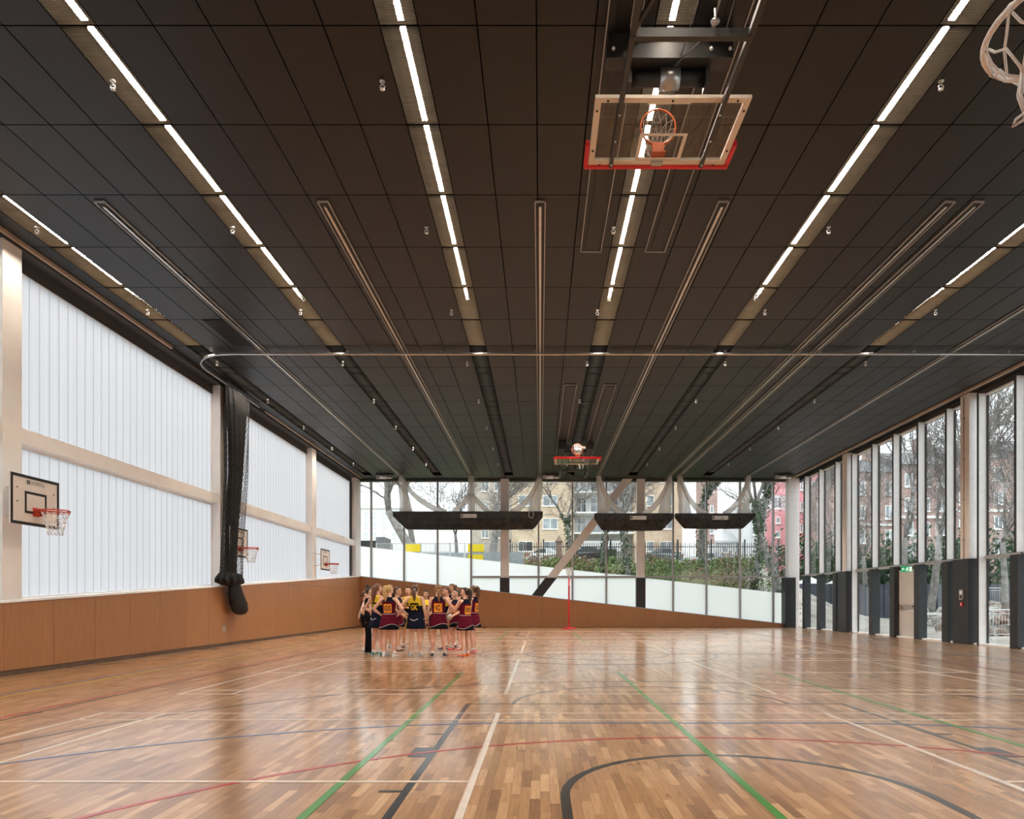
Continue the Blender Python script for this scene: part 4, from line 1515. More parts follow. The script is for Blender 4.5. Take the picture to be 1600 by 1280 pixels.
def cricket_net(pa, pb, ptop, pbot, ca, cb, swags, logo_px, label):
    """pa..pb: bag ends; ca, cb: how far the lower corners are cut back, in pixels"""
    xa, xb, zt, zb = bX(pa), bX(pb), bZ(ptop), bZ(pbot)
    t = thing('cricket_net', label, 'sports net', ((xa + xb) / 2, YB, zt))
    m = MB()
    n = 44
    rings = []
    rnd = random.Random(int(pa))
    for i in range(n + 1):
        q = i / n
        x = xa + (xb - xa) * q
        low = zb
        ea, eb = (x - xa) * SB, (xb - x) * SB
        if ea < ca:
            low = zt + (zb - zt) * (0.30 + 0.70 * ea / ca)
        if eb < cb:
            low = zt + (zb - zt) * (0.30 + 0.70 * eb / cb)
        h = zt - low
        wr = [rnd.uniform(-0.022, 0.022) for _ in range(8)]
        sag = 0.03 * sin(q * pi)
        rings.append([(x, YB - 0.22, zt), (x, YB - 0.27 + wr[0], zt - h * 0.40), (x, YB - 0.235 + wr[1], zt - h * 0.42), (x, YB - 0.24 + wr[2], zt - h * 0.7), (x, YB - 0.14 + wr[3], low + 0.03 - sag),
                      (x, YB, low - sag), (x, YB + 0.15, low + 0.03 - sag), (x, YB + 0.22, zt - h * 0.6), (x, YB + 0.2, zt)])
    m.loft(rings, smooth=False)
    bagm = m.build('bag', M_bag, t)
    ms = MB()
    for i in range(2):
        pass
    # net: drops from each track and swags towards the middle
    for kind, track, side, reach, yy in swags:
        x0 = track
        z0 = 7.945
        m = MB()
        if kind == 'end':
            ribbon(m, [(x0, z0, 0.10), (x0 + side * 0.05, 7.4, 0.17), (x0 + side * 0.22, 6.8, 0.26), (x0 + side * 0.3, zt - 0.05, 0.34)], YB + 0.04)
            m2 = MB()
            ribbon(m2, bez((x0 + side * 0.02, z0), (x0 + side * reach * 0.30, zt + 0.45), (x0 + side * reach, zt - 0.05), 14, 0.10, 0.16), YB - 0.06)
            m2.build('net_swag', M_net_w, t)
            m.build('net_drop', M_net_w, t)
        else:
            ribbon(m, [(x0, z0, 0.16), (x0, 7.2, 0.17), (x0, zt - 0.05, 0.20)], YB + 0.04)
            m.build('net_drop', M_net_w, t)
            for sd in (-1, 1):
                m2 = MB()
                ribbon(m2, bez((x0, 6.95), (x0 + sd * reach * 0.4, zt + 0.5), (x0 + sd * reach, zt - 0.05), 10, 0.13, 0.12), YB - 0.06)
                m2.build('net_swag', M_net_w, t)
        MB().tube([(x0 + side * 0.3, YB - 0.12, zt), (x0 + side * 0.28, YB - 0.12, 7.88)], 0.008, 5).build('hoist_cord', M_cord, t)
    # maker's plate
    c_ = Vector((bX(logo_px), YB - 0.275, zt - 0.32))
    lm = MB().box(c_.x - 0.42, c_.x + 0.42, c_.y - 0.004, c_.y + 0.02, c_.z - 0.02, c_.z + 0.17)
    pl = lm.build('label_plate', M_plate, t)
    mb_, mw_ = MB(), MB()
    logo(mb_, mw_, Vector((c_.x, c_.y - 0.004, c_.z)), Vector((1, 0, 0)), Vector((0, 0, 1)), 0.15)
    mb_.build('lettering', M_black, pl)
    mw_.build('letter_initial', M_offw, pl)
    return t
n1 = cricket_net(615, 848, 800, 827.5, 20, 14, [('end', -7.32, 1, 2.4, 0), ('mid', -3.61, 1, 0.95, 0), ('end', 0.0, -1, 1.5, 0)], 733, 'longest black bag of hoisted white netting, at the left of the far windows')
m = MB()
torus(m, Vector((bX(830), YB - 0.29, bZ(805))), Vector((1, 0, 0)), Vector((0, 0, 1.6)), 0.12, 0.012, 20, 5)
m.build('rope_loop', M_cord, n1)
cricket_net(928.5, 1052, 803, 829, 12, 18, [('end', 3.05, 1, 1.35, 0), ('end', 6.81, -1, 1.45, 0)], 996, 'middle one of the three black bags of hoisted white netting')
cricket_net(1055, 1178.5, 803, 826, 14, 18, [('end', 7.29, 1, 1.35, 0), ('end', 10.93, -1, 1.35, 0)], 1123, 'rightmost black bag of hoisted white netting, next to the right corner')

# ------------------------------------------------------------------ the players
SKIN = {}
def skin_mat(k):
    base = {'pale': (0.74, 0.47, 0.36), 'pink': (0.72, 0.42, 0.32), 'tan': (0.62, 0.36, 0.24)}[k]
    return mat('skin_' + k, base, 0.5, var=0.03, scale=8)
M_maroon = mat('maroon_fabric', (0.100, 0.006, 0.020), 0.9, var=0.1, scale=14, spec=0.1)
M_navy = mat('navy_fabric', (0.008, 0.011, 0.026), 0.9, var=0.1, scale=14, spec=0.1)
M_blackf = mat('black_fabric', (0.007, 0.007, 0.010), 0.9, var=0.1, scale=14, spec=0.1)
M_yellow = mat('yellow_fabric', (0.72, 0.52, 0.012), 0.7, var=0.05, scale=14)
M_bibo = mat('orange_bib', (0.85, 0.30, 0.015), 0.7, var=0.04, scale=14)
M_bibb = mat('black_bib', (0.008, 0.008, 0.010), 0.9, var=0.06, scale=14, spec=0.1)
M_piping = mat('white_piping', (0.70, 0.66, 0.66), 0.7, var=0.04)
M_lip = mat('lips', (0.42, 0.12, 0.11), 0.5, var=0.04)
M_eye = mat('eye_white', (0.75, 0.73, 0.70), 0.3, var=0.02)
M_iris = mat('dark_iris', (0.03, 0.02, 0.015), 0.3, var=0.05)
HAIR = {'blonde': (0.50, 0.33, 0.14), 'brown': (0.10, 0.045, 0.025), 'dark': (0.022, 0.014, 0.011), 'auburn': (0.13, 0.045, 0.022), 'fair': (0.24, 0.13, 0.065)}
def hair_mat(k): return mat('hair_' + k, HAIR[k], 0.45, var=0.08, scale=14)

TORSO = [(0.80, 0.150, 0.100, 0.0), (0.88, 0.172, 0.118, -0.008), (0.96, 0.162, 0.112, -0.005), (1.06, 0.130, 0.095, 0.0), (1.14, 0.130, 0.095, 0.004),
         (1.22, 0.145, 0.108, 0.010), (1.29, 0.152, 0.112, 0.010), (1.35, 0.160, 0.098, 0.002), (1.40, 0.145, 0.078, -0.008), (1.435, 0.085, 0.060, -0.010), (1.46, 0.056, 0.056, -0.006), (1.53, 0.050, 0.053, 0.006)]
def interp(tab, z):
    if z <= tab[0][0]: return tab[0][1:]
    for a, c in zip(tab, tab[1:]):
        if a[0] <= z <= c[0]:
            q = (z - a[0]) / (c[0] - a[0])
            q = q * q * (3 - 2 * q)
            return tuple(a[i] + (c[i] - a[i]) * q for i in range(1, len(a)))
    return tab[-1][1:]

ARMS = {   # elbow and wrist per pose, for the right side (x > 0); mirrored for the left
    'hip': ((0.365, -0.075, 1.15), (0.205, 0.035, 1.005), Vector((-0.5, 0.72, -0.35))),
    'down': ((0.235, -0.035, 1.125), (0.250, 0.045, 0.885), Vector((0.0, 0.15, -1))),
    'fold': ((0.240, 0.105, 1.115), (-0.02, 0.205, 1.135), Vector((-1, 0.02, 0.12))),
    'chin': ((0.200, 0.170, 1.135), (0.060, 0.185, 1.375), Vector((-0.25, -0.05, 1))),
    'ball': ((0.255, 0.050, 1.120), (0.125, 0.235, 0.985), Vector((-0.12, 0.72, -0.18))),
    'front': ((0.225, 0.045, 1.120), (0.080, 0.235, 0.930), Vector((-0.55, 0.45, -0.5))),
    'behind': ((0.270, -0.140, 1.14), (0.06, -0.175, 0.98), Vector((-1, 0, -0.15))),
}
def body_mesh(H_, arm_l, arm_r, yaw, stance, rs):
    k = H_ / 1.70
    m = MB()
    rings = []
    for z, hw, hd, yo in TORSO:
        rings.append([(hw * cos(a), yo + hd * sin(a), z) for a in (2 * pi * i / 20 for i in range(20))])
    m.loft(rings)
    # legs
    for s in (-1, 1):
        ax, ay = stance[0] * s, (stance[1] if s > 0 else -stance[1])
        hip, knee, ank = Vector((0.088 * s, 0, 0.86)), Vector((0.075 * s + 0.45 * (ax - 0.075 * s), ay * 0.5 + 0.018, 0.475)), Vector((ax, ay, 0.085))
        pts, rr = [], []
        for q, r in ((0, 0.090), (0.25, 0.088), (0.55, 0.074), (0.85, 0.057), (1, 0.053)):
            pts.append(hip.lerp(knee, q)); rr.append(r)
        for q, r, oy in ((0.12, 0.050, -0.004), (0.33, 0.056, -0.016), (0.60, 0.045, -0.008), (0.88, 0.034, 0), (1.0, 0.036, 0)):
            p = knee.lerp(ank, q); pts.append(p + Vector((0, oy, 0))); rr.append(r)
        m.tube([pts[0] + Vector((0, 0, 0.05))] + pts, [0.07] + rr, 12)
        f = Vector((0.22 * s, 1, 0)).normalized()
        m.tube([ank + Vector((0, 0, -0.035)) - f * 0.045, ank + Vector((0, 0, -0.04)) + f * 0.06, ank + Vector((0, 0, -0.055)) + f * 0.14], [0.033, 0.036, 0.026], 8)
    # arms with hands
    for s, pose in ((-1, arm_l), (1, arm_r)):
        e, w, hd_ = ARMS[pose]
        mir = Vector((s, 1, 1))
        e, w, hd_ = Vector(e) * mir, Vector(w) * mir, (Vector(hd_) * mir).normalized()
        sh = Vector((0.168 * s, -0.008, 1.385))
        m.tube([Vector((0.09 * s, -0.005, 1.385)), sh, sh.lerp(e, 0.25), sh.lerp(e, 0.6), e, e.lerp(w, 0.2), e.lerp(w, 0.45), e.lerp(w, 0.8), w],
               [0.050, 0.052, 0.047, 0.041, 0.036, 0.039, 0.036, 0.027, 0.024], 10)
        # palm, four unequal bent fingers and a thumb from the side of the palm
        side = hd_.cross(Vector((s * 0.9, -0.3, 0.2))).normalized() if abs(hd_.z) < 0.85 else Vector((0.15, 1, 0)).normalized()
        side = (side - hd_ * side.dot(hd_)).normalized()
        curl = hd_.cross(side).normalized()
        body_c = Vector((0, 0, w.z))
        if curl.dot(body_c - w) < 0:
            curl = -curl
        palm = w + hd_ * 0.085
        m.tube([w, w + hd_ * 0.03, w + hd_ * 0.06, palm], [0.022, 0.032, 0.037, 0.034], 8, flat=(curl, 0.45))
        for fi, (o, ln) in enumerate(((-0.030, 0.066), (-0.010, 0.078), (0.010, 0.072), (0.029, 0.056))):
            p0 = w + hd_ * 0.07 + side * o
            p1 = w + hd_ * (0.085 + ln * 0.40) + side * (o * 1.15) + curl * 0.004
            p2 = p1 + hd_ * (ln * 0.33) + curl * (ln * 0.16)
            p3 = p2 + hd_ * (ln * 0.20) + curl * (ln * 0.20)
            m.tube([p0, p1, p2, p3], [0.0095, 0.0092, 0.0085, 0.0072], 6)
        t0 = w + hd_ * 0.028 - side * 0.024
        m.tube([t0, t0 + hd_ * 0.022 - side * 0.026 + curl * 0.008, t0 + hd_ * 0.052 - side * 0.034 + curl * 0.016], [0.013, 0.0105, 0.0082], 6)
    # head
    R_ = Matrix.Translation((0, 0.006, 1.502)) @ Matrix.Rotation(-yaw, 4, 'Z')
    m.M = R_
    hr = []
    for z, hw, yf, yb in ((0.005, 0.040, 0.040, -0.045), (0.020, 0.050, 0.082, -0.055), (0.045, 0.058, 0.096, -0.068), (0.075, 0.066, 0.096, -0.082), (0.105, 0.071, 0.093, -0.092),
                          (0.135, 0.073, 0.094, -0.097), (0.165, 0.071, 0.090, -0.093), (0.195, 0.058, 0.070, -0.076), (0.215, 0.034, 0.040, -0.048), (0.222, 0.010, 0.010, -0.016)):
        c_, d = (yf + yb) / 2, (yf - yb) / 2
        hr.append([(hw * cos(a), c_ + d * sin(a), z) for a in (2 * pi * i / 18 for i in range(18))])
    m.loft(hr)
    m.tube([(0, 0.088, 0.128), (0, 0.102, 0.098), (0, 0.114, 0.078), (0, 0.092, 0.070)], [0.008, 0.011, 0.014, 0.010], 8)
    for s in (-1, 1):
        m.tube([(0.070 * s, -0.010, 0.075), (0.080 * s, -0.016, 0.100), (0.078 * s, -0.012, 0.128)], [0.008, 0.013, 0.008], 6)
    m.M = None
    me = bpy.data.meshes.new('body')
    me.from_pydata(m.v, [], m.f)
    ob = bpy.data.objects.new('body', me)
    col.objects.link(ob)
    rm = ob.modifiers.new('r', 'REMESH'); rm.mode = 'VOXEL'; rm.voxel_size = 0.0078; rm.use_smooth_shade = True
    sm = ob.modifiers.new('s', 'SMOOTH'); sm.factor = 0.4; sm.iterations = 2
    bpy.context.view_layer.update()
    dg = bpy.context.evaluated_depsgraph_get()
    out = bpy.data.meshes.new_from_object(ob.evaluated_get(dg))
    bpy.data.objects.remove(ob)
    bpy.data.meshes.remove(me)
    out.name = 'body'
    out.transform(Matrix.Scale(k, 4))
    for p in out.polygons:
        p.use_smooth = True
    return out, R_

DRESS = [(0.665, 0.232, 0.190, 0.0), (0.74, 0.226, 0.180, 0.0), (0.82, 0.208, 0.158, -0.003), (0.90, 0.190, 0.136, -0.006), (0.98, 0.170, 0.121, -0.004), (1.06, 0.145, 0.107, 0.0), (1.14, 0.145, 0.107, 0.004),
         (1.22, 0.160, 0.122, 0.010), (1.29, 0.166, 0.125, 0.010), (1.345, 0.156, 0.112, 0.002), (1.395, 0.118, 0.092, -0.010), (1.44, 0.082, 0.070, -0.010)]
def cloth_pt(z, th, off=0.0):
    """th = 0 in front (+y), pi at the back"""
    hw, hd, yo = interp(DRESS, z)
    wave = 1.0
    if z < 0.92:
        wave = 1 + 0.035 * (0.92 - z) / 0.25 * sin(th * 7)
    return Vector(((hw + off) * wave * sin(th), yo + (hd + off) * wave * cos(th), z))

def person(px, py, H_, facing, kit, hair, style, arm_l, arm_r, yaw, shoe, label, bib=None, skin='pink', stance=(0.12, 0.03), trousers=False, socks=True, hx=None):
    """px, py: where the photograph shows the feet; facing: degrees clockwise from straight away"""
    x, y = fl(px, py)
    if hx is not None:
        x = (hx - VX) * y / FPX
    k = H_ / 1.70
    root = thing('person', label, 'person', (0, 0, 0), 'netball players in a circle')
    me, R_ = body_mesh(H_, arm_l, arm_r, radians(yaw), stance, None)
    me.materials.append(skin_mat(skin))
    body = bpy.data.objects.new('body', me)
    col.objects.link(body)
    body.parent = root
    S = Matrix.Scale(k, 4)
    # face and hair
    HM = S @ R_
    m = MB(); m.M = HM
    for s in (-1, 1):
        m2 = MB(); m2.M = HM
        m2.ball((0.030 * s, 0.084, 0.114), (0.0120, 0.0095, 0.0062), 8, 6)
        ey = m2.build('eye', M_eye, root)
        m3 = MB(); m3.M = HM
        m3.ball((0.030 * s, 0.0925, 0.114), (0.0062, 0.004, 0.0060), 8, 5)
        m3.build('iris', M_iris, ey)
    m.tube([(-0.022, 0.093, 0.047), (0, 0.0985, 0.045), (0.022, 0.093, 0.047)], [0.003, 0.0065, 0.003], 6)
    m.build('mouth', M_lip, root)
    hm = hair_mat(hair)
    m = MB(); m.M = HM
    for s in (-1, 1):
        m.tube([(0.014 * s, 0.094, 0.133), (0.032 * s, 0.093, 0.138), (0.047 * s, 0.082, 0.134)], [0.0025, 0.004, 0.002], 5)
    m.build('eyebrows', hm, root)
    m = MB(); m.M = HM
    hr = []
    # cap of hair: leaves the face free below the hairline
    for z, hw, yf, yb in ((0.045, 0.048, -0.030, -0.080), (0.075, 0.070, -0.020, -0.096), (0.105, 0.080, 0.000, -0.106), (0.135, 0.083, 0.010, -0.111), (0.160, 0.081, 0.034, -0.108), (0.180, 0.076, 0.066, -0.100),
                          (0.205, 0.063, 0.077, -0.084), (0.226, 0.038, 0.042, -0.054), (0.234, 0.012, 0.012, -0.020)):
        c_, d = (yf + yb) / 2, (yf - yb) / 2
        hr.append([(hw * (1 + 0.02 * sin(9 * a)) * cos(a), c_ + d * sin(a), z) for a in (2 * pi * i / 20 for i in range(20))])
    m.loft(hr)
    cap = m.build('hair', hm, root)
    m = MB(); m.M = HM
    if style == 'pony_high':
        m.tube([(0, -0.085, 0.185), (0, -0.125, 0.185), (0, -0.150, 0.140), (0.005, -0.150, 0.06), (0.01, -0.135, -0.03), (0.012, -0.125, -0.12), (0.012, -0.12, -0.17)], [0.022, 0.034, 0.046, 0.052, 0.048, 0.034, 0.008], 10)
    elif style == 'pony_low':
        m.tube([(0, -0.090, 0.085), (0, -0.120, 0.075), (0, -0.132, 0.03), (0.003, -0.128, -0.05), (0.008, -0.120, -0.13), (0.008, -0.118, -0.20)], [0.026, 0.034, 0.040, 0.042, 0.030, 0.006], 10)
    elif style == 'long':
        m.tube([(0, -0.070, 0.15), (0, -0.100, 0.10), (0, -0.112, 0.0), (0.0, -0.118, -0.10), (0.0, -0.120, -0.20), (0, -0.118, -0.27)], [0.060, 0.066, 0.062, 0.056, 0.042, 0.010], 10)
    elif style == 'bun_high':
        m.ball((0, -0.055, 0.245), (0.042, 0.042, 0.038), 12, 8)
    elif style == 'bun_low':
        m.ball((0, -0.115, 0.10), (0.040, 0.036, 0.040), 12, 8)
    elif style == 'bun_mid':
        m.ball((0, -0.110, 0.165), (0.038, 0.036, 0.038), 12, 8)
    m.build('hair_tail' if style.startswith('pony') or style == 'long' else 'hair_bun', hm, root)
    if style.startswith('pony'):
        m = MB(); m.M = HM
        zz = 0.185 if style == 'pony_high' else 0.078
        torus(m, Vector((0, -0.108, zz)), Vector((1, 0, 0)), Vector((0, 0, 1)), 0.030, 0.007, 14, 6)
        m.build('hair_tie', M_yellow if kit == 'maroon' else M_piping, root)
    # clothes
    n = 44
    zs = [0.665 + 0.775 * i / 34 for i in range(35)]
    top = {'maroon': M_navy, 'yellow': M_yellow, 'black': M_blackf}[kit]
    if trousers or kit == 'black':
        zs = [0.95 + 0.49 * i / 22 for i in range(23)]
    m = MB(); m.M = S
    rings = [[cloth_pt(z, 2 * pi * i / n, 0.004 if zs[0] > 0.9 and z < 1.05 else 0.0) for i in range(n)] for z in zs]
    if kit == 'maroon':
        def mf(i, j):
            th = 2 * pi * (j + 0.5) / n
            z = zs[i]
            if z > 1.325: return 1
            if z < 0.70 + 0.045 * (1 + cos(th * 2 + 1.2)): return 2
            return 0
        mats_ = [M_maroon, M_navy, M_blackf]
    elif kit == 'yellow':
        def mf(i, j):
            th = (2 * pi * (j + 0.5) / n) % (2 * pi)
            z = zs[i]
            if z > 1.19: return 0
            d = min(abs(th - 3 * pi / 2), 2 * pi - abs(th - 3 * pi / 2))
            if z < 1.0 and d < 0.42 + 0.5 * (0.98 - z): return 0
            return 1
        mats_ = [M_yellow, M_navy]
    else:
        def mf(i, j): return 0
        mats_ = [M_blackf]
    m.loft(rings, cap=False, mfun=mf)
    dress = m.build('dress' if not trousers and kit != 'black' else 'vest_top', mats_, root)
    so = dress.modifiers.new('thickness', 'SOLIDIFY'); so.thickness = 0.006; so.offset = -1
    # binding round the arm openings: two shoulder straps
    m = MB(); m.M = S
    for s in (-1, 1):
        m.tube([(0.075 * s, 0.092, 1.335), (0.088 * s, 0.064, 1.40), (0.090 * s, 0.0, 1.438), (0.080 * s, -0.074, 1.405), (0.066 * s, -0.104, 1.345)], [0.010, 0.022, 0.023, 0.022, 0.010], 8, flat=((0, 0, 1), 0.4))
    m.build('shoulder_straps', M_navy if kit == 'maroon' else top, root)
    if kit != 'black':
        m = MB(); m.M = S
        if kit == 'maroon':
            m.tube([cloth_pt(0.705 + 0.045 * (1 + cos(a * 2 + 1.2)), a, 0.004) for a in (2 * pi * i / 60 for i in range(60))], 0.006, 5, closed=True)
            m.tube([cloth_pt(1.035, a, 0.004) for a in (2 * pi * i / 40 for i in range(40))], 0.006, 5, closed=True)
        else:
            for c0 in (0, pi):
                m.tube([cloth_pt(0.90 - 0.045 * (1 - abs(q) / 0.5), c0 + q, 0.005) for q in (x_ / 10 for x_ in range(-5, 6))], 0.008, 5)
        m.build('piping', M_piping, dress)
    # under shorts or trousers
    if trousers:
        for s in (-1, 1):
            m = MB(); m.M = S
            ax, ay = stance[0] * s, (stance[1] if s > 0 else -stance[1])
            hip, knee, ank = Vector((0.085 * s, 0, 0.90)), Vector((0.075 * s + 0.45 * (ax - 0.075 * s), ay * 0.5 + 0.012, 0.475)), Vector((ax, ay, 0.05))
            m.tube([hip + Vector((-0.01 * s, 0, 0.12)), hip, hip.lerp(knee, 0.4), knee, knee.lerp(ank, 0.5), ank], [0.112, 0.108, 0.098, 0.074, 0.066, 0.062], 14)
            tr = m.build('trouser_leg', M_blackf, root)
            m = MB(); m.M = S
            m.tube([hip + Vector((0.105 * s, 0, 0)), hip.lerp(knee, 0.4) + Vector((0.096 * s, 0, 0)), knee + Vector((0.073 * s, 0, 0)), ank + Vector((0.062 * s, 0, 0))], 0.011, 5)
            m.build('side_stripe', M_piping, tr)
        m = MB(); m.M = S
        m.loft([[(hw * cos(a), hd * sin(a), z) for a in (2 * pi * i / 24 for i in range(24))] for z, hw, hd in ((0.82, 0.150, 0.120), (0.88, 0.186, 0.132), (0.96, 0.176, 0.126), (1.0, 0.168, 0.122))])
        m.build('trouser_seat', M_blackf, root)
    else:
        m = MB(); m.M = S
        for s in (-1, 1):
            kx = 0.075 * s + 0.45 * (stance[0] * s - 0.075 * s)
            ky = (stance[1] if s > 0 else -stance[1]) * 0.5 + 0.018
            hip, knee = Vector((0.088 * s, 0, 0.88)), Vector((kx, ky, 0.475))
            m.tube([hip + Vector((-0.02 * s, 0, 0.08)), hip, hip.lerp(knee, 0.34 if kit != 'black' else 0.5)], [0.09, 0.100, 0.099 if kit != 'black' else 0.092], 14)
        if kit == 'black':
            m.loft([[(hw * cos(a), hd * sin(a), z) for a in (2 * pi * i / 24 for i in range(24))] for z, hw, hd in ((0.82, 0.155, 0.120), (0.88, 0.186, 0.132), (0.96, 0.176, 0.126), (1.0, 0.168, 0.122))])
        m.build('shorts', M_blackf, root)
    # bib: a patch on chest and back with letters
    if bib:
        word, bg, fg, sides = bib
        for c0 in sides:
            hw0 = 0.096
            z0, z1 = 1.065, 1.275
            def bp(u, z, off):
                hw, hd, yo = interp(DRESS, z)
                th = math.asin(max(-1, min(1, u / (hw + off))))
                if c0 == 'back':
                    return Vector((-u * 1.0, yo - (hd + off) * cos(th), z))
                return Vector((u, yo + (hd + off) * cos(th), z))
            m = MB(); m.M = S
            nu, nz = 16, 10
            vs = [bp(-hw0 + 2 * hw0 * i / nu, z0 + (z1 - z0) * j / nz, 0.009) for j in range(nz + 1) for i in range(nu + 1)]
            fs = [(j * (nu + 1) + i, j * (nu + 1) + i + 1, (j + 1) * (nu + 1) + i + 1, (j + 1) * (nu + 1) + i) for j in range(nz) for i in range(nu)]
            m.add(vs, fs)
            bb = m.build('bib', bg, root)
            so = bb.modifiers.new('thickness', 'SOLIDIFY'); so.thickness = 0.004; so.offset = -1
            m = MB(); m.M = S
            tv, tf, tw = text_shape(word, 0.125)
            kx = min(1.0, 0.165 / tw)
            sg = 1 if c0 == 'back' else -1
            m.add([bp(-a * kx if c0 == 'front' else -a * kx * 1.0 if False else (a * kx) * (-1), z0 + 0.043 + b_, 0.0165) for a, b_ in tv], tf)
            lt = m.build('bib_letters', fg, bb)
            so = lt.modifiers.new('thickness', 'SOLIDIFY'); so.thickness = 0.002
    # shoes and socks
    ms = mat('shoe_' + shoe, {'white': (0.66, 0.68, 0.70), 'teal': (0.10, 0.34, 0.38), 'black': (0.015, 0.015, 0.017), 'orange': (0.80, 0.16, 0.04), 'red': (0.55, 0.02, 0.04), 'navy': (0.03, 0.05, 0.13),
                              'grey': (0.42, 0.46, 0.44), 'maroon': (0.11, 0.02, 0.04), 'pink': (0.80, 0.20, 0.20)}[shoe], 0.5, var=0.08, scale=20)
    for s in (-1, 1):
        ax, ay = stance[0] * s, (stance[1] if s > 0 else -stance[1])
        F = S @ Matrix.Translation((ax, ay, 0)) @ Matrix.Rotation(-0.2 * s, 4, 'Z')
        m = MB(); m.M = F
        rr = []
        for yy, hw, ht in ((-0.072, 0.020, 0.05), (-0.060, 0.033, 0.085), (-0.02, 0.037, 0.098), (0.03, 0.037, 0.088), (0.08, 0.042, 0.066), (0.125, 0.043, 0.056), (0.160, 0.034, 0.046), (0.175, 0.014, 0.034)):
            rr.append([(hw * cos(a), yy, 0.018 + (ht - 0.018) * max(0.0, sin(a)) + 0.004 * min(0, sin(a))) for a in (2 * pi * i / 14 for i in range(14))])
        m.loft(rr)
        sh = m.build('shoe', ms, root)
        m = MB(); m.M = F
        rr = []
        for z in (0.0, 0.022):
            rr.append([((0.039 + 0.006 * sin(a)) * cos(a), 0.05 + 0.130 * sin(a), z) for a in (2 * pi * i / 20 for i in range(20))])
        m.loft(rr)
        m.build('sole', M_piping, sh)
        m = MB(); m.M = F
        for q in range(3):
            m.bar((-0.02, 0.045 + q * 0.022, 0.092 - q * 0.009), (0.02, 0.045 + q * 0.022, 0.092 - q * 0.009), 0.007, 0.006)
        m.build('laces', M_piping if shoe != 'white' else M_alu, sh)
        if socks and not trousers:
            m = MB(); m.M = S
            m.tube([(ax, ay, 0.07), (ax, ay, 0.105), (ax * 0.99, ay, 0.135)], [0.042, 0.041, 0.040], 10)
            m.build('sock', M_piping, root)
    root.location = (x, y, 0)
    root.rotation_euler = (0, 0, -radians(facing))
    return root

OB = (M_bibo, M_black)
YB_ = (M_bibb, M_yellow)
person(577, 1021.5, 1.70, 62, 'black', 'dark', 'bun_high', 'hip', 'down', 10, 'black', 'person in black track trousers with white side stripe, dark hair in a top bun', skin='pale', trousers=True)
person(570.5, 1017.5, 1.62, 80, 'black', 'brown', 'bun_low', 'behind', 'hip', 0, 'white', 'person in black shorts standing behind the one in track trousers', skin='pale')
person(590, 1024.5, 1.77, 35, 'yellow', 'auburn', 'long', 'hip', 'front', 5, 'teal', 'person in navy and yellow dress with long auburn hair and teal shoes', bib=('GD', *YB_, ('back', 'front')), skin='pink')
person(608, 1027.0, 1.72, 8, 'maroon', 'blonde', 'pony_high', 'hip', 'hip', 30, 'white', 'person in maroon dress lettered GS with blonde ponytail and hands on hips', bib=('GS', *OB, ('back', 'front')), skin='pink', stance=(0.135, 0.0))
person(621, 1018.0, 1.72, 100, 'maroon', 'dark', 'pony_low', 'down', 'front', 0, 'black', 'dark-haired person in maroon dress just beyond the blonde player', bib=('WA', *OB, ('front',)), skin='tan')
person(604, 1013.0, 1.66, 150, 'yellow', 'brown', 'bun_mid', 'front', 'front', -10, 'grey', 'person mostly hidden behind the blonde player, brown hair bun', skin='tan')
person(637.5, 1012.0, 1.76, 172, 'yellow', 'dark', 'bun_low', 'fold', 'front', 5, 'maroon', 'person facing the camera with folded arm, left of the GK player', bib=('GA', *YB_, ('front',)), skin='tan')
person(649, 1026.0, 1.75, 4, 'yellow', 'brown', 'pony_low', 'hip', 'down', 0, 'grey', 'person in yellow and navy dress lettered GK seen from behind', bib=('GK', *YB_, ('back', 'front')), skin='pale', stance=(0.11, 0.05))
person(665.5, 1012.5, 1.65, 182, 'yellow', 'dark', 'pony_low', 'front', 'down', 12, 'white', 'person facing the camera between the GK and C players, white shoes', bib=('WD', *YB_, ('front',)), skin='tan', stance=(0.14, 0.06))
person(685, 1026.0, 1.74, -4, 'maroon', 'fair', 'pony_low', 'down', 'hip', -8, 'black', 'person in maroon dress lettered C seen from behind, black shoes', bib=('C', *OB, ('back', 'front')), skin='pink', stance=(0.15, 0.0))
person(698, 1015.0, 1.72, -120, 'yellow', 'brown', 'bun_low', 'down', 'down', 8, 'navy', 'person in profile beside the C player with navy skirt and navy shoes', bib=('C', *YB_, ('front',)), skin='pink')
person(706.5, 1012.5, 1.84, -110, 'maroon', 'brown', 'bun_mid', 'down', 'fold', 0, 'maroon', 'tallest person, hair in a bun, standing behind the ball holder', skin='tan')
holder = person(713, 1016.5, 1.66, -140, 'maroon', 'dark', 'pony_low', 'ball', 'ball', 20, 'red', 'person in maroon dress and red shoes holding a ball at the waist', bib=('GK', *OB, ('front',)), skin='pink')
person(727, 1026.5, 1.66, -48, 'maroon', 'dark', 'pony_high', 'chin', 'fold', -22, 'orange', 'person in maroon dress with dark ponytail and orange shoes, hand at chin', bib=('WD', *OB, ('back', 'front')), skin='pink', stance=(0.10, 0.02))
person(739.5, 1021.0, 1.74, -72, 'maroon', 'brown', 'pony_high', 'fold', 'fold', 0, 'pink', 'rightmost person, maroon dress and pink shoes, arms folded', bib=('GD', *OB, ('back', 'front')), skin='pink')

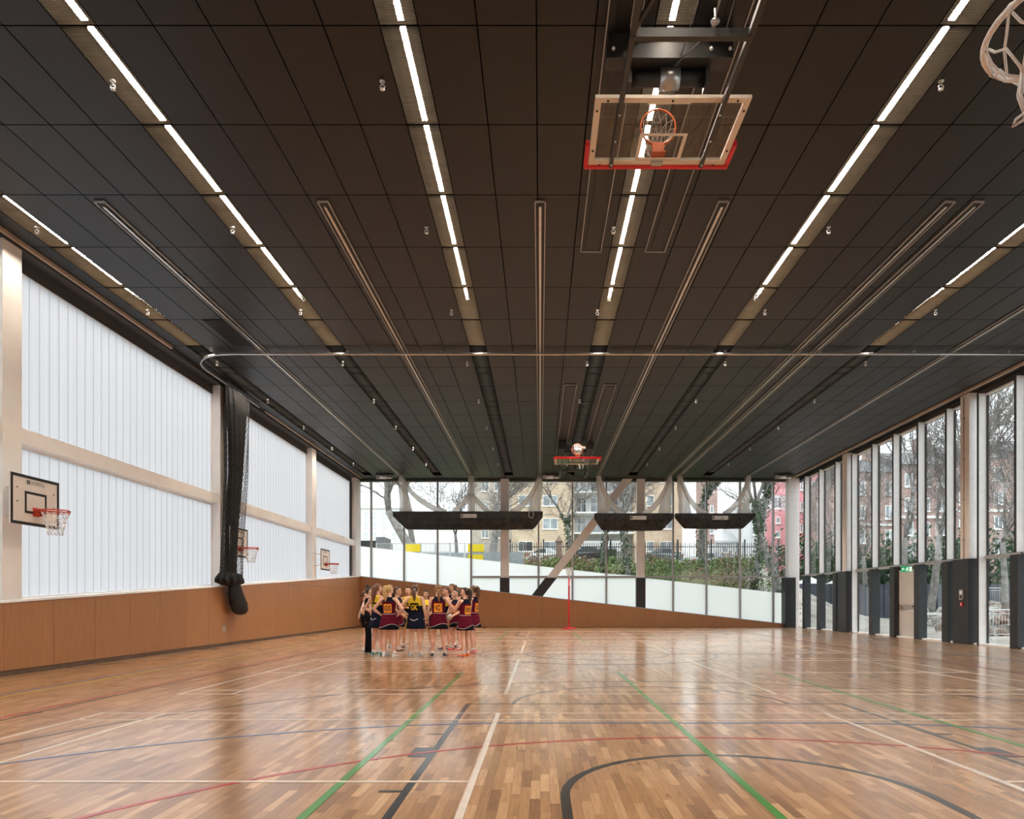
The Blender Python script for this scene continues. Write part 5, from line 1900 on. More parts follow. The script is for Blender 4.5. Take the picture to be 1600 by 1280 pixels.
# the ball in her hands
kk = 1.66 / 1.70
a = -radians(-140)
lx, ly = 0.0, 0.318 * kk
M_ballm = mat('ball_cover', (0.46, 0.43, 0.40), 0.6, var=0.12, scale=10)
bc = Vector((holder.location.x + lx * cos(a) - ly * sin(a), holder.location.y + lx * sin(a) + ly * cos(a), 0.955 * kk))
t = thing('netball', 'pale grey ball held at the waist by a player in maroon', 'ball', bc)
MB().ball(bc, 0.112, 20, 14).build('cover', M_ballm, t)
m = MB()
torus(m, bc, Vector((1, 0, 0)), Vector((0, 0, 1)), 0.1125, 0.003, 28, 4)
torus(m, bc, Vector((0, 1, 0)), Vector((0, 0, 1)), 0.1125, 0.003, 28, 4)
torus(m, bc, Vector((1, 0, 0)), Vector((0, 1, 0)), 0.1125, 0.003, 28, 4)
m.build('seams', M_dark, t)

# ------------------------------------------------------------------ outside
def sst(a, c, v):
    q = max(0.0, min(1.0, (v - a) / (c - a)))
    return q * q * (3 - 2 * q)
def gh(x, y):
    """height of the ground outside"""
    if x < XLG and y < YG + 0.2:
        return zl(max(y, 0)) - 0.3
    if y < YG + 0.2:
        return -0.04 + 0.10 * sin(x * 0.7) * sin(y * 0.5) * sst(15, 18, x)
    base = 3.2 - 3.1 * sst(-14, 14, x) * 1.0
    base = 3.2 * (1 - max(0.0, min(1.0, (x + 10) / 23.0)))
    up = 4.05 * sst(41, 50.5, y) + 1.1 * sst(53, 64, y)
    side = 1 - sst(15.5, 24, x)
    far = max(base * (1 - sst(38, 46, y)) + up, base) * side + 0.2 * (1 - side)
    near = zf(max(XLG, min(13.3, x))) - 0.35 if x < 13.3 else -0.05
    return near * (1 - sst(37, 40, y)) + far * sst(37, 40, y)
def ground_mat(name, c1, c2, sc):
    m = mat(name, c1, 0.95)
    rp = [n for n in m.node_tree.nodes if n.type == 'VALTORGB'][0]
    rp.color_ramp.elements[0].color = (*c1, 1); rp.color_ramp.elements[1].color = (*c2, 1)
    [n for n in m.node_tree.nodes if n.type == 'TEX_NOISE'][0].inputs['Scale'].default_value = sc
    return m
M_grass = ground_mat('rough_grass', (0.10, 0.12, 0.05), (0.24, 0.22, 0.13), 0.8)
M_gravel = ground_mat('pale_rubble_ground', (0.22, 0.20, 0.17), (0.42, 0.40, 0.365), 1.4)
def ground(x0, x1, y0, y1, step, name, m_):
    nx, ny = int((x1 - x0) / step), int((y1 - y0) / step)
    vs = [(x0 + (x1 - x0) * i / nx, y0 + (y1 - y0) * j / ny, gh(x0 + (x1 - x0) * i / nx, y0 + (y1 - y0) * j / ny)) for j in range(ny + 1) for i in range(nx + 1)]
    fs = [(j * (nx + 1) + i, j * (nx + 1) + i + 1, (j + 1) * (nx + 1) + i + 1, (j + 1) * (nx + 1) + i) for j in range(ny) for i in range(nx)]
    return struct(MB().add(vs, fs, 0, True).build(name, m_))
ground(-60, 14.1, YG + 0.21, 160, 1.5, 'ground', M_grass)
ground(14.1, 110, -12, 160, 1.6, 'ground', M_gravel)
ground(-60, XLG - 0.36, -12, YG + 0.2, 3, 'ground', M_gravel)

def leaves(name, pts, size, m_, parent=None, seed=1):
    rnd = random.Random(seed)
    m = MB()
    for p in pts:
        d = Vector((rnd.gauss(0, 1), rnd.gauss(0, 1), rnd.gauss(0, 0.7))).normalized()
        e = d.orthogonal().normalized()
        f = d.cross(e)
        s = size * rnd.uniform(0.6, 1.3)
        p = Vector(p)
        m.add([p - e * s, p + f * s * 0.5, p + e * s, p - f * s * 0.5], [(0, 1, 2, 3)])
    return m.build(name, m_, parent, kind='stuff') if parent is not None else m.build(name, m_, None, tuple(pts[0]), kind='stuff')
M_leaf = mat('ivy_leaf', (0.030, 0.075, 0.026), 0.6, var=0.25, scale=2)
M_leaf2 = mat('shrub_leaf', (0.13, 0.20, 0.05), 0.7, var=0.25, scale=1.5)
M_bramble = mat('dry_bramble', (0.22, 0.14, 0.09), 0.8, var=0.25, scale=1.5)
M_bark = mat('grey_bark', (0.21, 0.195, 0.185), 0.9, var=0.2, scale=4, bump=0.4)
M_twig = mat('twig_bark', (0.20, 0.18, 0.17), 0.9, var=0.2, scale=4)

rnd = random.Random(11)
def bank_pts(x0, x1, y0, y1, n, h0, h1, seed):
    r = random.Random(seed)
    out = []
    cl = [(r.uniform(x0, x1), r.uniform(y0, y1), r.uniform(0.5, 1.3)) for _ in range(max(8, n // 180))]
    for _ in range(n):
        c_ = r.choice(cl)
        x, y = c_[0] + r.gauss(0, 0.6), c_[1] + r.gauss(0, 0.5)
        if y < YG + 0.6 and x < 14.2: y = YG + 0.6 + r.random()
        out.append((x, y, gh(x, y) + r.uniform(h0, h1 * c_[2]) ))
    return out
o = leaves('shrub_leaves', bank_pts(-2.5, 16, 41, 50, 15000, 0.0, 0.75, 3), 0.11, M_leaf2, seed=2)
tag(o, 'low green shrubs covering the bank below the railings', 'shrubs')
o = leaves('bramble_leaves', bank_pts(-3, 15, 45, 51.3, 6000, 0.0, 0.9, 5), 0.10, M_bramble, seed=4)
tag(o, 'dry brown brambles at the top of the bank', 'brambles')
o = leaves('hedge_leaves', bank_pts(20, 58, 51.5, 57, 34000, 0.0, 5.6, 8), 0.22, M_leaf, seed=6)
tag(o, 'dark green hedge behind the site hoarding', 'hedge')

# ---- bare trees
def tree(px, Y, height, r0, label, lean=(0.0, 0.0), seed=1, ivy=0.0, spread=0.55, fork=0.32, levels=5, base_z=None):
    rnd = random.Random(seed)
    x = (px - VX) * Y / FPX
    z = gh(x, Y) if base_z is None else base_z
    t = thing('bare_tree', label, 'tree', (x, Y, z))
    mt, mb_ = MB(), MB()
    ivp = []
    def grow(p, d, length, r, lv):
        n = 5 if lv < 2 else (4 if lv < 4 else 3)
        if lv >= 2:
            r = max(r, 0.022 if lv < 4 else 0.0145)
        pts, rs = [p], [r]
        dirs = [d]
        for i in range(n):
            jt = 0.05 if lv == 0 else 0.13
            d = (d + Vector((rnd.gauss(0, jt), rnd.gauss(0, jt), rnd.gauss(0.0 if lv == 0 else 0.03, jt * 0.7)))).normalized()
            p = p + d * (length / n)
            pts.append(p); dirs.append(d)
            rs.append(r * (1 - 0.38 * (i + 1) / n))
        (mt if lv < 2 else mb_).tube(pts, rs, 8 if lv == 0 else (6 if lv == 1 else (4 if lv < 3 else 3)), cap=lv < 2)
        if ivy > 0 and lv < 2:
            for i in range(len(pts) - 1):
                for _ in range(int(70 * (pts[i + 1] - pts[i]).length)):
                    q = pts[i].lerp(pts[i + 1], rnd.random())
                    if q.z - z < ivy:
                        rr = rs[i] + rnd.uniform(0.0, 0.20)
                        a = rnd.uniform(0, 2 * pi)
                        ivp.append(q + Vector((rr * cos(a), rr * sin(a), 0)))
        if lv >= levels:
            return
        k = 3 if lv < 4 else 2
        for i in range(k):
            a = rnd.uniform(0, 2 * pi) if i else rnd.uniform(-0.4, 0.4)
            sp = spread * rnd.uniform(0.6, 1.25)
            o_ = d.orthogonal().normalized()
            o_ = Matrix.Rotation(a + i * 2 * pi / k, 3, d) @ o_
            nd = (d * cos(sp) + o_ * sin(sp) + Vector((0, 0, 0.12))).normalized()
            grow(p, nd, length * rnd.uniform(0.62, 0.85), rs[-1] * rnd.uniform(0.62, 0.82), lv + 1)
        for i in range(1, n):
            if lv >= 1 and lv < 5 and rnd.random() < 0.9:
                o_ = Matrix.Rotation(rnd.uniform(0, 2 * pi), 3, dirs[i]) @ dirs[i].orthogonal().normalized()
                nd = (dirs[i] * 0.55 + o_ * 0.8 + Vector((0, 0, 0.1))).normalized()
                grow(pts[i], nd, length * rnd.uniform(0.35, 0.6), rs[i] * 0.42, max(lv + 1, 3))
    grow(Vector((x, Y, z - 0.2)), Vector((lean[0], lean[1], 1)).normalized(), height * fork, r0, 0)
    mt.build('trunk', M_bark, t)
    mb_.build('branches', M_twig, t, kind='stuff')
    if ivp:
        leaves('ivy_leaves', ivp, 0.11, M_leaf, t, seed)
    return t
tree(684, 47, 15, 0.42, 'big leaning bare tree with a thick grey trunk at the far left', (-0.80, 0), 3, fork=0.42, spread=0.5)
tree(650, 49, 13, 0.26, 'second bare trunk rising beside the big leaning tree', (-0.16, 0), 21, fork=0.42, spread=0.45)
tree(714, 58, 11, 0.20, 'slim bare tree between the leaning tree and the upright one', (0.1, 0), 5, fork=0.26)
tree(768, 52, 15, 0.36, 'thick upright bare tree just left of the left white column', (0.02, 0), 8, fork=0.24, spread=0.38)
tree(893, 56, 13, 0.22, 'spreading bare tree in front of the tan brick flats', (0.03, 0), 12, ivy=4.5, fork=0.30, spread=0.62)
tree(938, 48, 9, 0.12, 'slender ivy-clad tree beside the spreading one', (0.10, 0), 14, ivy=3.4, fork=0.36, spread=0.4)
tree(984, 46, 12, 0.20, 'tree with a trunk wrapped in ivy, just left of the right white column', (0.0, 0), 17, ivy=5.0, fork=0.42, spread=0.45)
tree(1096, 50, 14, 0.30, 'dark ivy-clad tree behind the rightmost net bag', (0.02, 0), 19, ivy=6.0, fork=0.36)
tree(1178, 46, 14, 0.24, 'tall ivy-clad tree just right of the rightmost net bag', (0.0, 0), 23, ivy=8.0, fork=0.46, spread=0.5)
tree(1226, 44, 9, 0.30, 'leaning ivy-covered trunk beside the right corner column', (-0.22, 0), 29, ivy=7.0, fork=0.60, spread=0.5)
tree(1290, 54, 14, 0.22, 'bare tree before the pink building', (0.0, 0), 31, spread=0.5)
tree(1352, 50, 15, 0.22, 'bare tree seen past the middle of the glazed wall', (0.05, 0), 37, spread=0.5)
tree(1408, 42, 15, 0.24, 'bare tree above the grey door', (0.02, 0), 41, fork=0.36, spread=0.42)
tree(1452, 40, 16, 0.26, 'bare tree just right of the grey door', (0.03, 0), 43, fork=0.34, spread=0.42)
tree(1505, 38, 14, 0.20, 'bare tree leaning behind the nearest right-hand column', (0.12, 0), 47, fork=0.36, spread=0.5)
tree(1572, 36, 14, 0.20, 'bare tree at the right edge of the view', (0.0, 0), 53, fork=0.34, spread=0.55)
tree(1620, 44, 15, 0.24, 'bare tree beyond the right edge, its branches reaching in', (-0.1, 0), 59, fork=0.34, spread=0.6)

# ---- buildings
M_tan = brick_mat('tan_brick', (0.52, 0.39, 0.27), (0.64, 0.51, 0.38), (0.66, 0.60, 0.53))
M_greybrick = brick_mat('grey_brick', (0.44, 0.39, 0.35), (0.53, 0.47, 0.42), (0.55, 0.52, 0.48))
M_redbrick = brick_mat('red_brick', (0.40, 0.26, 0.23), (0.49, 0.33, 0.29), (0.50, 0.44, 0.41))
M_pink = mat('pink_render', (0.74, 0.32, 0.35), 0.8, var=0.06, scale=0.8)
M_pale = mat('pale_render', (0.62, 0.63, 0.64), 0.8, var=0.04, scale=0.6)
M_slate = mat('slate_roof', (0.14, 0.14, 0.15), 0.7, var=0.1)
M_wframe = mat('white_window_frame', (0.82, 0.82, 0.80), 0.5, var=0.02)
M_wpane = mat('window_pane', (0.30, 0.34, 0.37), 0.12, var=0.2, scale=0.7)
M_wdark = mat('dark_window_pane', (0.05, 0.055, 0.06), 0.15, var=0.2, scale=0.7)
def win(parent, x0, x1, z0, z1, y, pm=None, n=2):
    f = MB()
    e = 0.09
    f.box(x0, x1, y - 0.06, y + 0.1, z0, z0 + e); f.box(x0, x1, y - 0.06, y + 0.1, z1 - e, z1)
    f.box(x0, x0 + e, y - 0.06, y + 0.1, z0 + e, z1 - e); f.box(x1 - e, x1, y - 0.06, y + 0.1, z0 + e, z1 - e)
    for k in range(1, n):
        xm = x0 + (x1 - x0) * k / n
        f.box(xm - e / 2, xm + e / 2, y - 0.06, y + 0.1, z0 + e, z1 - e)
    f.box(x0 - 0.08, x1 + 0.08, y - 0.12, y, z0 - 0.1, z0)
    w = f.build('window', M_wframe, parent)
    for k in range(n):
        xa, xb = x0 + (x1 - x0) * k / n + e / 2, x0 + (x1 - x0) * (k + 1) / n - e / 2
        MB().box(xa, xb, y - 0.02, y + 0.02, z0 + e, z1 - e).build('pane', pm or M_wpane, w)
def wpx(parent, Y, pa, pb, ya, yb, pm=None, n=2):
    p, q = at(pa, yb, Y), at(pb, ya, Y)
    win(parent, p.x, q.x, p.z, q.z, Y, pm, n)
Y1 = 88.0
def X(px, Y): return (px - VX) * Y / FPX
b1 = thing('apartment_building', 'tan brick apartment block with white windows behind the railings', 'building', (X(930, Y1), Y1, 5))
MB().box(X(800, Y1), X(897, Y1), Y1, Y1 + 12, 3.0, 21.5).build('wall', M_tan, b1)
MB().box(X(990, Y1), X(1066, Y1), Y1, Y1 + 12, 3.0, 21.5).build('wall', M_tan, b1)
MB().box(X(897, Y1), X(990, Y1), Y1 + 2.2, Y1 + 12, 3.0, 21.0).build('recessed_wall', M_pale, b1)
MB().box(X(798, Y1), X(1068, Y1), Y1 - 0.3, Y1 + 12.3, 21.5, 21.9).build('roof', M_slate, b1)
for ya, yb in ((737, 754), (774, 791), (810, 827), (846, 862)):
    wpx(b1, Y1, 810, 833, ya, yb, M_wdark if ya > 840 else None)
    wpx(b1, Y1, 848, 871.5, ya, yb)
    wpx(b1, Y1, 1010, 1022, ya, yb, n=1)
    wpx(b1, Y1, 1031, 1053, ya, yb)
for k, yy in enumerate((768, 800, 832)):
    zz = at(0, yy, Y1).z
    sl = MB().box(X(897, Y1), X(990, Y1), Y1 - 0.2, Y1 + 2.2, zz - 0.2, zz).build('balcony_slab', M_wframe, b1)
    m = MB()
    xx = X(897, Y1) + 0.1
    while xx < X(990, Y1):
        m.box(xx, xx + 0.04, Y1 - 0.18, Y1 - 0.14, zz, zz + 1.0); xx += 0.35
    m.box(X(897, Y1), X(990, Y1), Y1 - 0.2, Y1 - 0.12, zz + 1.0, zz + 1.06)
    m.build('balcony_railing', M_alu, sl)
    for pa, pb in ((902, 918), (924, 944), (950, 968), (973, 986)):
        p, q = at(pa, 0, Y1), at(pb, 0, Y1)
        win(b1, p.x, q.x, zz + 0.15, zz + 2.2, Y1 + 2.2, M_wdark if (pa + k) % 3 == 0 else M_wpane)
MB().box(X(900, Y1), X(980, Y1), Y1 - 0.6, Y1, at(0, 862, Y1).z, at(0, 846, Y1).z).build('shop_front', M_pale, b1)

Y2 = 100.0
b2 = thing('brick_building', 'grey brown brick building half hidden by the left white column', 'building', (X(770, Y2), Y2, 5))
MB().box(X(738, Y2), X(808, Y2), Y2, Y2 + 10, 3, 24).build('wall', M_greybrick, b2)
for ya, yb in ((752, 768), (785, 800), (828, 841)):
    wpx(b2, Y2, 752, 764, ya, yb); wpx(b2, Y2, 772, 784, ya, yb)
MB().box(X(737, Y2), X(809, Y2), Y2 - 0.3, Y2 + 10, 24, 24.4).build('roof', M_slate, b2)
Y3 = 125.0
b3 = thing('pale_flats', 'haze-paled distant block of flats at the far left', 'building', (X(610, Y3), Y3, 5))
M_haze = mat('hazed_distant_wall', (0.86, 0.87, 0.90), 0.9, var=0.02, scale=0.3)  # haze of the distance is put into these wall and pane colours
M_hazew = mat('hazed_distant_pane', (0.60, 0.64, 0.70), 0.4, var=0.05)
MB().box(X(562, Y3), X(640, Y3), Y3, Y3 + 10, 3, at(0, 795, Y3).z).build('wall', M_haze, b3)
MB().box(X(640, Y3), X(700, Y3), Y3 + 2, Y3 + 10, 3, at(0, 812, Y3).z).build('wall', M_haze, b3)
MB().box(X(561, Y3), X(641, Y3), Y3 - 0.3, Y3 + 10, at(0, 795, Y3).z, at(0, 793.5, Y3).z).build('roof', M_pale, b3)
for ya, yb in ((800, 808), (816, 824), (832, 840)):
    for pa in (568, 582, 597, 612, 626):
        wpx(b3, Y3, pa, pa + 7, ya, yb, M_hazew)
t = thing('dark_hut', 'dark flat-roofed hut at the far left above the frosted band', 'hut', (X(580, 60), 60, gh(X(580, 60), 60)))
MB().box(X(552, 60), X(602, 60), 60, 63, 3.5, at(0, 846, 60).z).build('wall', M_pad_grey, t)
MB().box(X(589, 60), X(603, 60), 59.6, 62, 3.5, at(0, 840, 60).z).build('side_block', M_slate, t)
MB().box(X(551, 60), X(590, 60), 59.8, 63.2, at(0, 846, 60).z, at(0, 845, 60).z).build('roof', M_slate, t)
m = MB()
for k in range(9):
    xx = X(556 + k * 3.6, 60)
    m.box(xx, xx + 0.06, 59.9, 60.0, 4.5, at(0, 847, 60).z)
m.build('wall_battens', M_dark, t)
Y4 = 78.0
t = thing('brick_tower', 'narrow brown brick tower behind the rightmost net bag', 'building', (X(1112, Y4), Y4, 4))
MB().box(X(1103, Y4), X(1121, Y4), Y4, Y4 + 5, 3, 22).build('wall', M_redbrick, t)
MB().box(X(1102.5, Y4), X(1121.5, Y4), Y4 - 0.1, Y4 + 5, 22, 22.4).build('coping', M_pale, t)
for ya in (758, 790, 822):
    wpx(t, Y4, 1109, 1115, ya, ya + 12, n=1)
t = thing('white_house', 'low white house with a sloping grey roof behind the railings', 'house', (X(1140, 72), 72, 4))
x0, x1 = X(1119, 72), X(1152, 72)
MB().box(x0, x1, 72, 79, 3, at(0, 848, 72).z).build('wall', M_pale, t)
MB().prism([(x0 - 0.2, 71.8, at(0, 848, 72).z), (x1 + 0.2, 71.8, at(0, 848, 72).z), (x1 - 0.6, 75.4, at(0, 829, 72).z + 0.2), (x0 + 0.6, 75.4, at(0, 829, 72).z + 0.2)], (0, 0.05, 0.2)).build('roof', M_alu, t)
wpx(t, 72, 1128, 1138, 853, 864); wpx(t, 72, 1141, 1149, 853, 864)
t = thing('grey_gable', 'tall pale grey building edge beside the pink building', 'building', (X(1182, 68), 68, 3))
MB().box(X(1172, 68), X(1195, 68), 68, 78, 2, at(0, 782, 68).z).build('wall', M_pale, t)
MB().box(X(1171.5, 68), X(1195.5, 68), 67.9, 78, at(0, 782, 68).z, at(0, 780, 68).z).build('roof', M_slate, t)
for ya in (800, 825, 848):
    wpx(t, 68, 1177, 1183, ya, ya + 11, n=1)
Y5 = 76.0
b5 = thing('pink_building', 'pink rendered building with white windows beyond the right corner', 'building', (X(1250, Y5), Y5, 0))
MB().box(X(1190, Y5), X(1235, Y5), Y5, Y5 + 9, 0, at(0, 798, Y5).z).build('wall', M_pink, b5)
MB().box(X(1235, Y5), X(1312, Y5), Y5, Y5 + 9, 0, at(0, 738, Y5).z).build('wall', M_pink, b5)
MB().box(X(1203, Y5), X(1235, Y5), Y5 + 1.0, Y5 + 9, at(0, 798, Y5).z, at(0, 772, Y5).z).build('upper_wall', M_pale, b5)
for ya in (752, 785, 818, 850):
    for pa in (1250, 1268, 1288, 1302):
        wpx(b5, Y5, pa, pa + 8, ya, ya + 14)
wpx(b5, Y5 + 1.0, 1208, 1222, 777, 795)
for ya in (808, 830, 852):
    wpx(b5, Y5, 1212, 1219, ya, ya + 10, n=1)
MB().box(X(1234, Y5), X(1313, Y5), Y5 - 0.2, Y5 + 9.2, at(0, 738, Y5).z, at(0, 735, Y5).z).build('roof', M_slate, b5)
Y6 = 64.0
b6 = thing('terraced_houses', 'long red brick terrace with white windows behind the right-hand trees', 'building', (X(1470, Y6), Y6, 0))
for k, (pa, pb, pt) in enumerate(((1330, 1405, 738), (1405, 1490, 726), (1490, 1580, 716), (1580, 1690, 706))):
    MB().box(X(pa, Y6), X(pb, Y6), Y6 + 0.25 * (k % 2), Y6 + 10, 0, at(0, pt, Y6).z).build('house_front', M_redbrick, b6)
    MB().prism([(X(pa, Y6), Y6 - 0.2, at(0, pt, Y6).z), (X(pa, Y6), Y6 + 10, at(0, pt, Y6).z), (X(pa, Y6), Y6 + 5, at(0, pt, Y6).z + 2.2)], (X(pb, Y6) - X(pa, Y6), 0, 0)).build('roof', M_slate, b6)
    MB().box(X(pb, Y6) - 1.0, X(pb, Y6) + 0.2, Y6 + 4, Y6 + 5.4, at(0, pt, Y6).z + 1, at(0, pt, Y6).z + 3.6).build('chimney', M_redbrick, b6)
    for ya in (pt + 14, pt + 52, pt + 90, pt + 128):
        for j in range(3):
            xa = pa + 8 + j * (pb - pa - 8) / 3
            wpx(b6, Y6 + 0.25 * (k % 2), xa, xa + 14, ya, ya + 21)
    MB().box(X(pa, Y6), X(pb, Y6), Y6 - 0.1, Y6, at(0, pt + 80, Y6).z - 0.25, at(0, pt + 80, Y6).z).build('string_course', M_wframe, b6)

# ---- spiked railings along the top of the bank
YFN = 51.8
fx0, fx1 = X(797, YFN), X(1216, YFN)
zb_, zt_ = 4.05, 5.95
t = thing('iron_railings', 'black spiked iron railings along the top of the bank', 'fence', ((fx0 + fx1) / 2, YFN, zb_))
def picket_mesh():
    m = MB()
    m.box(-0.022, 0.022, -0.015, 0.015, 0, 1.78)
    m.add([(-0.035, -0.015, 1.78), (0.035, -0.015, 1.78), (0.035, 0.015, 1.78), (-0.035, 0.015, 1.78), (0, 0, 1.95)], [(0, 1, 4), (1, 2, 4), (2, 3, 4), (3, 0, 4), (0, 3, 2, 1)])
    return m
proto = None
n_p = int((fx1 - fx0) / 0.17)
for i in range(n_p):
    x = fx0 + (fx1 - fx0) * i / n_p
    if X(867, YFN) < x < X(880, YFN):
        continue
    if proto is None:
        proto = picket_mesh().build('picket', M_dark, t, origin=(0, 0, 0))
        o = proto
    else:
        o = proto.copy(); col.objects.link(o); o.parent = t
    o.location = (x - t.location.x, 0, 0)
for z in (zb_ + 0.25, zb_ + 1.55):
    MB().box(fx0, fx1, YFN - 0.03, YFN + 0.03, z, z + 0.06).build('rail', M_dark, t)
for k in range(9):
    x = fx0 + (fx1 - fx0) * k / 8
    MB().box(x - 0.05, x + 0.05, YFN - 0.05, YFN + 0.05, zb_ - 0.2, zb_ + 2.15).build('post', M_dark, t)
t = thing('gate_pillar', 'stone gate pillar with a pointed cap in the railings', 'pillar', (X(873, 51.6), 51.6, 4))
M_stone = mat('brown_stone', (0.24, 0.17, 0.14), 0.9, var=0.12, scale=3, bump=0.3)
xa, xb = X(868.5, 51.5), X(878, 51.5)
MB().box(xa, xb, 51.3, 51.8, 3.7, 5.95).build('shaft', M_stone, t)
MB().box(xa - 0.05, xb + 0.05, 51.25, 51.85, 5.95, 6.05).add([(xa - 0.02, 51.28, 6.05), (xb + 0.02, 51.28, 6.05), (xb + 0.02, 51.82, 6.05), (xa - 0.02, 51.82, 6.05), ((xa + xb) / 2, 51.55, 6.5)], [(0, 1, 4), (1, 2, 4), (2, 3, 4), (3, 0, 4)]).build('pointed_cap', M_stone, t)

# ---- parked cars on the street behind the railings
M_tyre = mat('tyre', (0.015, 0.015, 0.016), 0.8, var=0.1)
M_carglass = mat('car_glass', (0.06, 0.075, 0.085), 0.08, var=0.05)
M_lamp = mat('rear_lamp', (0.55, 0.02, 0.03), 0.3, var=0.05)
def car(px, Y, colour, label, flip=1, length=4.2):
    x = X(px, Y)
    z = gh(x, Y) + 0.02
    t = thing('car', label, 'car', (x, Y, z))
    k = length / 4.2
    prof = [(-2.1, 0.35), (-2.1, 0.75), (-1.95, 0.92), (-1.55, 1.0), (-1.0, 1.42), (-0.5, 1.50), (0.3, 1.47), (1.05, 0.98), (1.75, 0.86), (2.05, 0.70), (2.1, 0.35)]
    def P(a, y_, b): return (x + flip * a * k, Y + y_, z + b)
    m = MB()
    rings = []
    for yy, sx, sz, drop in ((-0.86, 0.97, 0.86, 0.0), (-0.80, 1.0, 0.95, 0), (-0.55, 1.0, 1.0, 0), (0.55, 1.0, 1.0, 0), (0.80, 1.0, 0.95, 0), (0.86, 0.97, 0.86, 0)):
        rings.append([P(a * sx, yy if b_ < 1.0 else yy * 0.80, 0.3 + (b_ - 0.3) * (sz if b_ < 1 else 0.98)) for a, b_ in prof])
    m.loft(rings, smooth=False)
    body = m.build('body', mat('car_paint_' + label.split()[0], colour, 0.25, 0.2, var=0.03, coat=0.6), t)
    for yy in (-0.80, 0.80):
        s = -1 if yy < 0 else 1
        yg = yy * 0.90 * 0.99
        MB().prism([P(-1.42, yg + s * 0.03, 1.02), P(-0.96, yg - s * 0.02, 1.36), P(-0.2, yg - s * 0.02, 1.40), P(-0.2, yg + s * 0.03, 1.02)], (0, s * 0.02, 0)).build('side_window', M_carglass, t)
        MB().prism([P(-0.12, yg + s * 0.03, 1.02), P(-0.12, yg - s * 0.02, 1.40), P(0.28, yg - s * 0.02, 1.38), P(0.88, yg + s * 0.03, 1.02)], (0, s * 0.02, 0)).build('side_window', M_carglass, t)
        for a in (-1.3, 1.32):
            w = MB().tube([P(a, s * 0.70, 0.32), P(a, s * 0.88, 0.32)], 0.32, 16).build('wheel', M_tyre, t)
            MB().tube([P(a, s * 0.88, 0.32), P(a, s * 0.895, 0.32)], 0.19, 12).build('hubcap', M_alu, w)
        MB().box(*sorted((P(-2.11, 0, 0)[0], P(-1.98, 0, 0)[0])), *sorted((Y + s * 0.55, Y + s * 0.875)), z + 0.66, z + 0.85).build('rear_lamp', M_lamp, t)
        MB().box(*sorted((P(2.09, 0, 0)[0], P(1.9, 0, 0)[0])), *sorted((Y + s * 0.5, Y + s * 0.86)), z + 0.58, z + 0.70).build('headlamp', M_cool, t)
car(856, 66, (0.62, 0.63, 0.65), 'silver car parked behind the stone gate pillar', 1)
car(900, 68, (0.75, 0.75, 0.75), 'white car parked just right of the stone pillar', -1, 3.9)
car(924, 64, (0.03, 0.03, 0.035), 'black car parked between the ivy-clad trees', 1, 4.0)
car(1030, 66, (0.10, 0.115, 0.12), 'dark grey car with a red rear lamp behind the railings', -1, 4.4)
car(1066, 70, (0.70, 0.71, 0.72), 'white car parked behind the dark grey one', 1, 3.8)
car(1116, 66, (0.30, 0.34, 0.37), 'blue grey car behind the dark ivy-clad tree', 1, 4.3)
car(1178, 66, (0.58, 0.60, 0.61), 'light silver car at the right end of the railings', -1, 4.3)
t = thing('waste_container', 'dark green waste container behind the railings', 'container', (X(950, 62), 62, 5))
zc = gh(X(950, 62), 62)
MB().box(X(938, 62), X(962, 62), 61.6, 62.8, zc + 0.1, zc + 1.15).build('bin_body', M_leaf, t)
MB().prism([(X(937.5, 62), 61.5, zc + 1.15), (X(937.5, 62), 62.9, zc + 1.15), (X(937.5, 62), 62.2, zc + 1.42)], (X(962.5, 62) - X(937.5, 62), 0, 0)).build('lid', M_dark, t)
for px_ in (941, 958):
    MB().tube([(X(px_, 62), 61.6, zc + 0.1), (X(px_, 62), 61.75, zc + 0.1)], 0.1, 10).build('wheel', M_tyre, t)

# ---- site barrier with yellow boards at the left
YS = 44.5
t = thing('site_fence', 'grey site fence with two yellow boards above the frosted band', 'fence', (X(700, YS), YS, 3))
M_mesh = mat('fence_panel_grey', (0.36, 0.40, 0.43), 0.5, 0.2, var=0.08)
M_yb = mat('board_and_reflection', (0.83, 0.62, 0.015), 0.5, var=0.03)
pxs = [588 + 23 * k for k in range(11)]
for k, p in enumerate(pxs):
    MB().box(X(p, YS) - 0.03, X(p, YS) + 0.03, YS - 0.03, YS + 0.03, 2.6, at(0, 848, YS).z).build('post', M_alu, t)
    if k < len(pxs) - 1:
        xa, xb = X(p, YS) + 0.05, X(pxs[k + 1], YS) - 0.05
        MB().box(xa, xb, YS - 0.01, YS + 0.01, 2.8, at(0, 864, YS).z).build('lower_panel', M_mesh, t)
        m = MB()
        xx = xa
        while xx < xb:
            m.box(xx, xx + 0.02, YS - 0.01, YS + 0.01, at(0, 863, YS).z, at(0, 849.5, YS).z); xx += 0.1
        m.box(xa, xb, YS - 0.015, YS + 0.015, at(0, 850, YS).z, at(0, 849, YS).z); m.box(xa, xb, YS - 0.015, YS + 0.015, at(0, 863.5, YS).z, at(0, 862.5, YS).z)
        m.build('mesh_bars', M_mesh, t, kind='stuff')
for pa, pb, ya, yb in ((634, 657, 850.5, 862.5), (731, 756, 850.5, 862.5), (731, 755, 867, 876)):  # the last is the reflection below the right board, built as a plate
    MB().box(X(pa, YS), X(pb, YS), YS - 0.06, YS - 0.02, at(0, yb, YS).z, at(0, ya, YS).z).build('board_and_reflection', M_yb, t)

